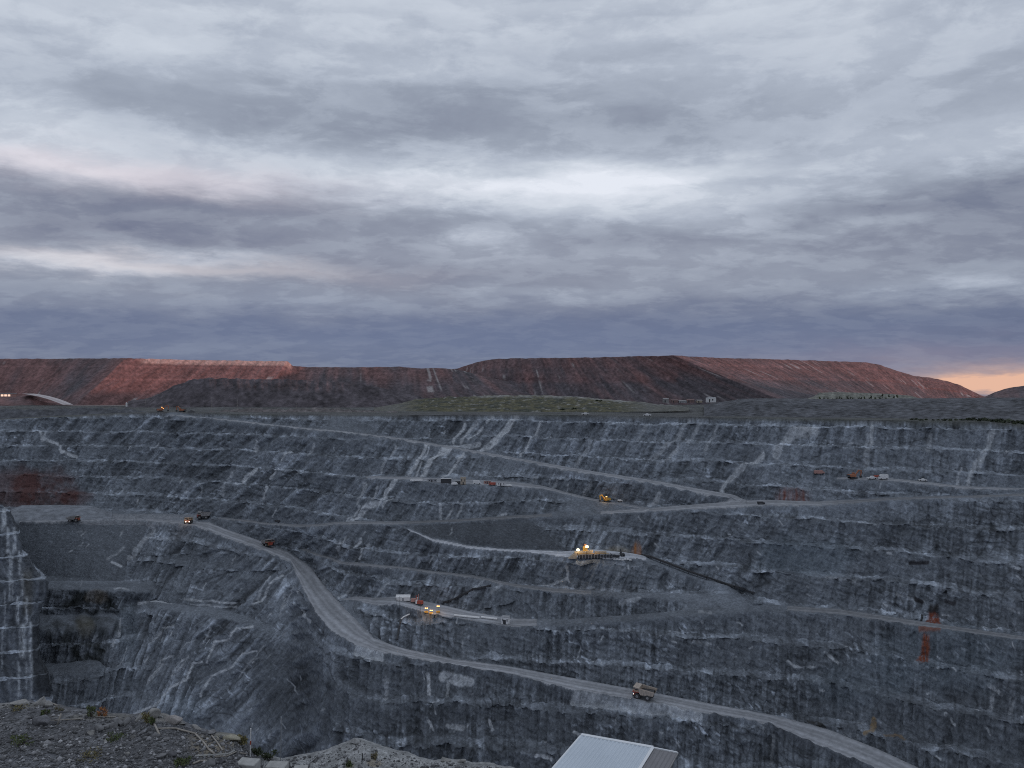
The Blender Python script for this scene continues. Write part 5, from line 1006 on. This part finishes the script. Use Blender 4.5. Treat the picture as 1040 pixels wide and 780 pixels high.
for i, (px_, py_, w_, h_, c_, lb) in enumerate([
    (21, 716, 27, 9, LG, 'broad pale boulder on the crest at the far left'), (43, 716, 20, 12, LG, 'pale pointed boulder right of the broad one on the left crest'), (50, 717, 9, 8, LG, 'small pale block leaning on the pointed crest boulder'),
    (41, 735, 18, 13, (.15, .15, .16), 'dark slab tilted above a black hollow at left'), (53, 736, 11, 5, DG, 'flat dark slab right of the tilted one'), (48, 751, 17, 6, MG, 'low flat grey rock under the dark slabs'),
    (92.5, 746, 8, 9, LG, 'upright pale stone in the middle of the gravel slope'), (100, 742, 11, 8, MG, 'grey rock behind the upright pale stone'), (113, 738, 16, 10, MG, 'largest grey rock in the heap above the gravel slope'), (121, 736, 18, 11, MG, 'rounded grey rock with a dark hole right of the heap'), (128, 735, 13, 9, MG, 'grey rock at the right end of the heap'), (106, 739, 9, 7, MG, 'small grey rock in the middle of the heap'),
    (107, 754, 6, 5, LG, 'small pale stone below the rock heap'), (135, 750, 6, 7, LG, 'pale pointed stone right of the rock heap'), (164, 769, 17, 9, MG, 'large flat grey stone near the bottom edge'), (123, 771, 8, 6, MG, 'grey stone at the bottom left of the large flat one'), (129, 766, 6, 4, LG, 'thin pale stone left of the large flat one'), (174, 768, 10, 7, DG, 'dark stone against the large flat one'),
    (143, 730, 13, 11, LG, 'pale rounded boulder left of the green shrub on the crest'), (156, 728, 16, 12, LG, 'largest pale boulder on the crest in the middle'), (174, 733, 22, 9, (.30, .28, .27), 'flat pinkish boulder on the crest right of the shrub'), (183, 735.5, 12, 4, LG, 'thin pale slab at the end of the crest boulders'), (199, 740, 14, 4.5, LG, 'long flat pale slab on the falling crest'), (213, 745, 13, 7, MG, 'grey boulder on the falling crest'), (232, 751, 24, 7, (.30, .28, .22), 'long tan boulder under the yellow bush'), (290, 778, 9, 6, MG, 'grey rubble stone between the concrete blocks'), (212, 776, 16, 9, MG, 'grey boulder left of the first concrete block'), (225, 774, 10, 8, DG, 'dark boulder touching the first concrete block'), (452, 772, 14, 5, LG, 'pale boulder on the low crest at right'), (468, 774, 10, 4, LG, 'flat pale boulder at the right end of the low crest'), (362, 754, 14, 8, (.3, .3, .3), 'pale rock at the peak of the right mound'), (8, 740, 6, 4, DG, 'small dark stone at the left edge of the slope')]):
    p_ = fg(px_, py_); s_ = p_.y / K / 2 * 1.15
    o = rock_mesh('boulder', 60 + i, w_ * s_, (w_ + h_) / 2 * s_ * .9, h_ * s_, c_); o.location = p_ + Vector((0, 0, h_ * s_ * .25)); o.rotation_euler = (.12 * math.sin(i), .25 * math.sin(i * 2.1), .2 * math.cos(i * 3))
    tagk(o, None, lb, 'boulder')
# loose gravel (uncountable)
r = random.Random(2); oct_v = [(1, 0, 0), (0, 1, 0), (-1, 0, 0), (0, -1, 0), (0, 0, .8), (0, 0, -.5)]; oct_f = [(0, 1, 4), (1, 2, 4), (2, 3, 4), (3, 0, 4), (1, 0, 5), (2, 1, 5), (3, 2, 5), (0, 3, 5)]
gv, gf, gc = [], [], []
for i in range(9000):
    px_ = r.uniform(-30, 262) if i < 7400 else r.uniform(262, 530); cy_ = np.interp(px_, CR[:, 0], CR[:, 1]); py_ = cy_ + 2 + (784 - cy_) * r.random() ** .9
    if py_ > 784: continue
    p_ = fg(px_, py_); s_ = .03 + .14 * r.random() ** 6 + (.09 * r.random() if r.random() < .07 else 0) + (r.uniform(.06, .2) if r.random() < .014 else 0); a_ = r.uniform(0, 6.28); n0_ = len(gv)
    b_ = r.choice([.10, .13, .17, .13, .22, .38]) * r.uniform(.7, 1.2); a2 = r.uniform(.5, 1)
    for x_, y_, z_ in oct_v:
        j_ = r.uniform(.7, 1.2); gv.append((p_.x + s_ * j_ * (x_ * math.cos(a_) - y_ * a2 * math.sin(a_)), p_.y + s_ * j_ * (x_ * math.sin(a_) + y_ * a2 * math.cos(a_)), p_.z + s_ * z_ * a2 + .01)); gc.append((b_, b_, b_ * 1.03))
    gf += [tuple(q + n0_ for q in f_) for f_ in oct_f]
o = mesh_np('gravel', np.array(gv), np.array(gf), M_STONE, np.array(gc), False); tagk(o, 'stuff', 'loose grey gravel scattered over the near rim')
# shrubs
def shrub(label, px_, py_, w, h, lm, n=170, s=.05, seed=0, fl=.7):
    t = thing('shrub', label, 'shrub', fg(px_, py_)); k_ = t.location.y / K; crown_mesh(seed + 70, w * k_ * .6, h * k_ * .8, .02, n, s, fl).build('foliage', lm, t)
    st = MB(); r_ = random.Random(seed)
    for _ in range(8): a_ = r_.uniform(0, 6.3); st.tube((0, 0, -.05), (math.cos(a_) * w * k_ * .35, math.sin(a_) * w * k_ * .25, h * k_ * r_.uniform(.6, 1.05)), .014, 4, .006)
    st.build('stems', m_bark, t); return t
shrub('dark green tuft under the pale boulders at the far left', 46, 726, 8, 6, m_leafg, seed=1); shrub('green bush left of the orange one on the crest', 93, 728, 11, 13, m_leafg, 330, .035, seed=2); shrub('orange leaved bush on the crest', 104, 728, 11, 11, m_leafo, 420, .03, seed=23)
shrub('sparse green patch on the left of the gravel slope', 22, 757, 28, 8, m_leafg, 200, .05, 4, 1.0); shrub('low green growth in the hollow below the rock heap', 116, 751, 20, 7, m_leafg, 200, .045, 5, 1.0); shrub('olive shrub standing among the crest boulders', 149, 735, 8, 14, m_leafy, 200, .05, 6); shrub('slim dark shrub beside the olive one on the crest', 155, 737, 6, 10, m_leafg, 140, .05, 12)
shrub('bright green clump at the bottom edge', 185, 777, 16, 8, m_leafg, 240, .06, 7, 1.0); shrub('round yellow green bush right of the tan boulder', 245, 757, 13, 12, m_leafy, 300, .06, 8); shrub('dark green bush behind the concrete blocks', 261, 768, 12, 12, m_leaf, 260, .06, 9); shrub('low dark green bush right of the thin dark pole', 274, 772, 16, 8, m_leaf, 260, .06, 10); shrub('yellowing patch near the bottom of the gravel slope', 92, 769, 30, 6, m_leafy, 170, .045, 11, 1.0); shrub('dry tuft on top of the right mound', 380, 771, 7, 10, m_dry, 120, .05, 13); shrub('green tuft low on the right mound', 354, 779, 8, 9, m_leafg, 120, .05, 14); shrub('faded patch on the crest at the far left', 20, 720, 20, 3, m_leafy, 110, .04, 15, 1.0)
gt_ = thing('grass_tuft', 'thin dry grass tuft left of the pale boulders', 'grass tuft', fg(60, 722))
g_ = MB(); r = random.Random(8)
for _ in range(40): a_ = r.uniform(0, 6.3); x_ = r.uniform(-.25, .25); g_.add([(x_ - .012, 0, 0), (x_ + .012, 0, 0), (x_ + math.cos(a_) * .12, math.sin(a_) * .12, r.uniform(.2, .42))], [(0, 1, 2)])
g_.build('grass_blades', m_dry, gt_)
# driftwood, roots and old pipes
def stick(name, label, cat, pts, r0, m, lift_=.06):
    P = [fg(a, b) + Vector((0, 0, lift_ if len(q) < 1 else q[0])) for a, b, *q in pts]; o = MB().path([q - P[0] for q in P], r0, 7).build(name, m, None, True); o.location = P[0]; return tagk(o, None, label, cat)
stick('plank', 'pale plank sticking up from the gravel slope', 'plank', [(58.5, 737), (62, 736, .62)], .045, m_wood); stick('branch', 'pale branch leaning on the left crest boulders', 'branch', [(52, 715), (58, 717, .02)], .04, m_wood)
stick('log', 'short pale log under the crest boulders', 'log', [(157, 740, .22), (162, 748, .08)], .055, m_wood); stick('branch', 'thin pale branch lying along the crest', 'branch', [(45, 733), (70, 732), (85, 731)], .028, m_wood); stick('branch', 'thin branch right of the pale one along the crest', 'branch', [(86, 727), (100, 729), (118, 729)], .028, m_wood)
stick('root', 'long curved root on the tan slope', 'root', [(160, 741), (178, 741), (198, 746), (206, 754), (212, 762), (218, 767)], .05, m_wood); stick('root', 'second root right of the long curved one', 'root', [(215, 748), (222, 757), (226, 763)], .04, m_wood); stick('pipe', 'pale pipe lying across the foot of the tan slope', 'pipe', [(198, 769), (214, 768), (232, 767), (238, 764)], .05, m_conc); stick('branch', 'lower branch parallel to the pale pipe', 'branch', [(218, 769.5), (230, 769), (240, 764.5)], .03, m_wood); stick('root', 'curled pale root at the bottom edge', 'root', [(196, 777), (203, 774), (214, 774), (217, 777)], .05, m_wood); stick('branch', 'short branch above the first concrete block', 'branch', [(236, 764), (244, 766), (250, 766.5)], .035, m_wood)
def stake(label, px_, py_, top, m, band=None, r_=.035):
    p_ = fg(px_, py_); h_ = (py_ - top) * p_.y / K; t = thing('marker_stake', label, 'stake', p_); MB().tube((0, 0, -.1), (.04, 0, h_), r_, 6).build('pole', m, t)
    if band: MB().tube((.02, 0, h_ * .42), (.025, 0, h_ * .55), r_ * 1.35, 6).build('red_band', band, t)
    return t
stake('white marker stake with a red band right of the yellow bush', 254, 768, 740, m_white, m_red); stake('thin dark pole behind the concrete blocks', 285, 773, 729, m_grey, None, .022); stake('short dark pole on the right mound', 367.5, 776, 765, m_dark, None, .03)
stake('tiny stake left of the short dark pole on the right mound', 352, 777, 769, m_dark, None, .025)
def block(label, px_, py_, w, h, d_, rz):
    p_ = fg(px_, py_); k_ = p_.y / K; o = MB().box(-w * k_ / 2, w * k_ / 2, -d_ / 2, d_ / 2, -.3, h * k_).build('concrete_block', m_conc, None, False, .03); o.location = p_; o.rotation_euler = (0, .02, rz); return tagk(o, None, label, 'concrete block')
block('grey concrete block left of the other two at the bottom edge', 251.5, 785, 20.5, 12, .8, -.12); block('middle pale concrete block at the bottom edge', 281, 787, 20, 11, .8, -.05); block('lowest concrete block, mostly below the frame', 305, 786, 14, 6, .8, .15)

# ---------------------------------------------------------------- shelter roof below the viewpoint
sA = Vector(((590 - CX) / K * 42.1, 42.1, -18.5)); sB = Vector(((663 - CX) / K * 40.46, 40.46, -18.45)); sC = Vector(((688 - CX) / K * 41.0, 41.0, -18.96))
dr_ = Vector((-math.sin(math.radians(25)), -math.cos(math.radians(25)), 0)); LEN = 9.0
t = thing('shelter', 'pale ribbed metal shelter roof with a darker grey right slope at the bottom edge', 'shelter', (sB.x, sB.y, -22.5))
m_roof = mat('pale_roof_sheet', (.56, .62, .68), .42, .1, scale=.6, dirt=(.46, .52, .58), dirt_amt=.6); m_roofd = mat('grey_roof_sheet', (.23, .225, .235), .6, .1, scale=.8, dirt=(.18, .175, .18), dirt_amt=.7); m_trim = mat('white_trim', (.74, .76, .78), .5, 0, dirt=(.6, .62, .64), dirt_amt=.4)
org = Vector(t.location)
def sheet(p0, p1, name, m, nr, hr):
    """corrugated sheet: ribs run lengthwise, along the shelter"""
    mb = MB(); up = (p1 - p0).cross(dr_).normalized(); up = up if up.z > 0 else -up; vs = []; n = nr * 4
    for i in range(n + 1):
        q = p0 + (p1 - p0) * (i / n); hh_ = hr if i % 4 in (1, 2) else 0.0
        vs += [q + up * hh_ - org, q + dr_ * LEN + up * hh_ - org]
    fs = [(2 * i, 2 * i + 1, 2 * i + 3, 2 * i + 2) for i in range(n)]; return mb.add(vs, fs).build(name, m, t)
sheet(sA, sB, 'roof_sheet', m_roof, 18, .045)
o = sheet(sC, sB, 'roof_sheet', m_roofd, 6, .02); o['label'] = 'darker grey right roof slope'
def bar(a, b, w, h, name, m):
    d_ = (b - a).normalized(); n = d_.cross(Vector((0, 0, 1))).normalized() * w / 2; up = Vector((0, 0, h)); return MB().add([a - n - org, a + n - org, b + n - org, b - n - org, a - n + up - org, a + n + up - org, b + n + up - org, b - n + up - org], [(3, 2, 1, 0), (4, 5, 6, 7), (0, 1, 5, 4), (1, 2, 6, 5), (2, 3, 7, 6), (3, 0, 4, 7)]).build(name, m, t)
up_ = Vector((0, 0, .03))
bar(sB + up_, sB + up_ + dr_ * LEN, .16, .035, 'ridge_cap', m_trim)
bk = -dr_ * .06
bar(sA + bk + Vector((0, 0, -.03)), sB + bk + Vector((0, 0, -.03)), .22, .09, 'gable_flashing', m_trim); bar(sB + bk + Vector((0, 0, -.048)), sC + bk + Vector((0, 0, -.048)), .14, .09, 'gable_flashing', m_trim)
bar(sA + Vector((0, 0, -.06)), sA + Vector((0, 0, -.06)) + dr_ * LEN, .10, .085, 'eave_trim', m_trim); bar(sC + Vector((0, 0, -.06)), sC + Vector((0, 0, -.06)) + dr_ * LEN, .08, .07, 'eave_trim', m_dusty)
for q in (sA + dr_ * .5, sC + dr_ * .5, sA + dr_ * 8.4, sC + dr_ * 8.4):
    inn = (sB - q); inn.z = 0; w_ = q + inn.normalized() * .3; MB().tube(Vector((w_.x, w_.y, -25.0)) - org, Vector((w_.x, w_.y, q.z - .1)) - org, .09, 8).build('post', m_wood, t)
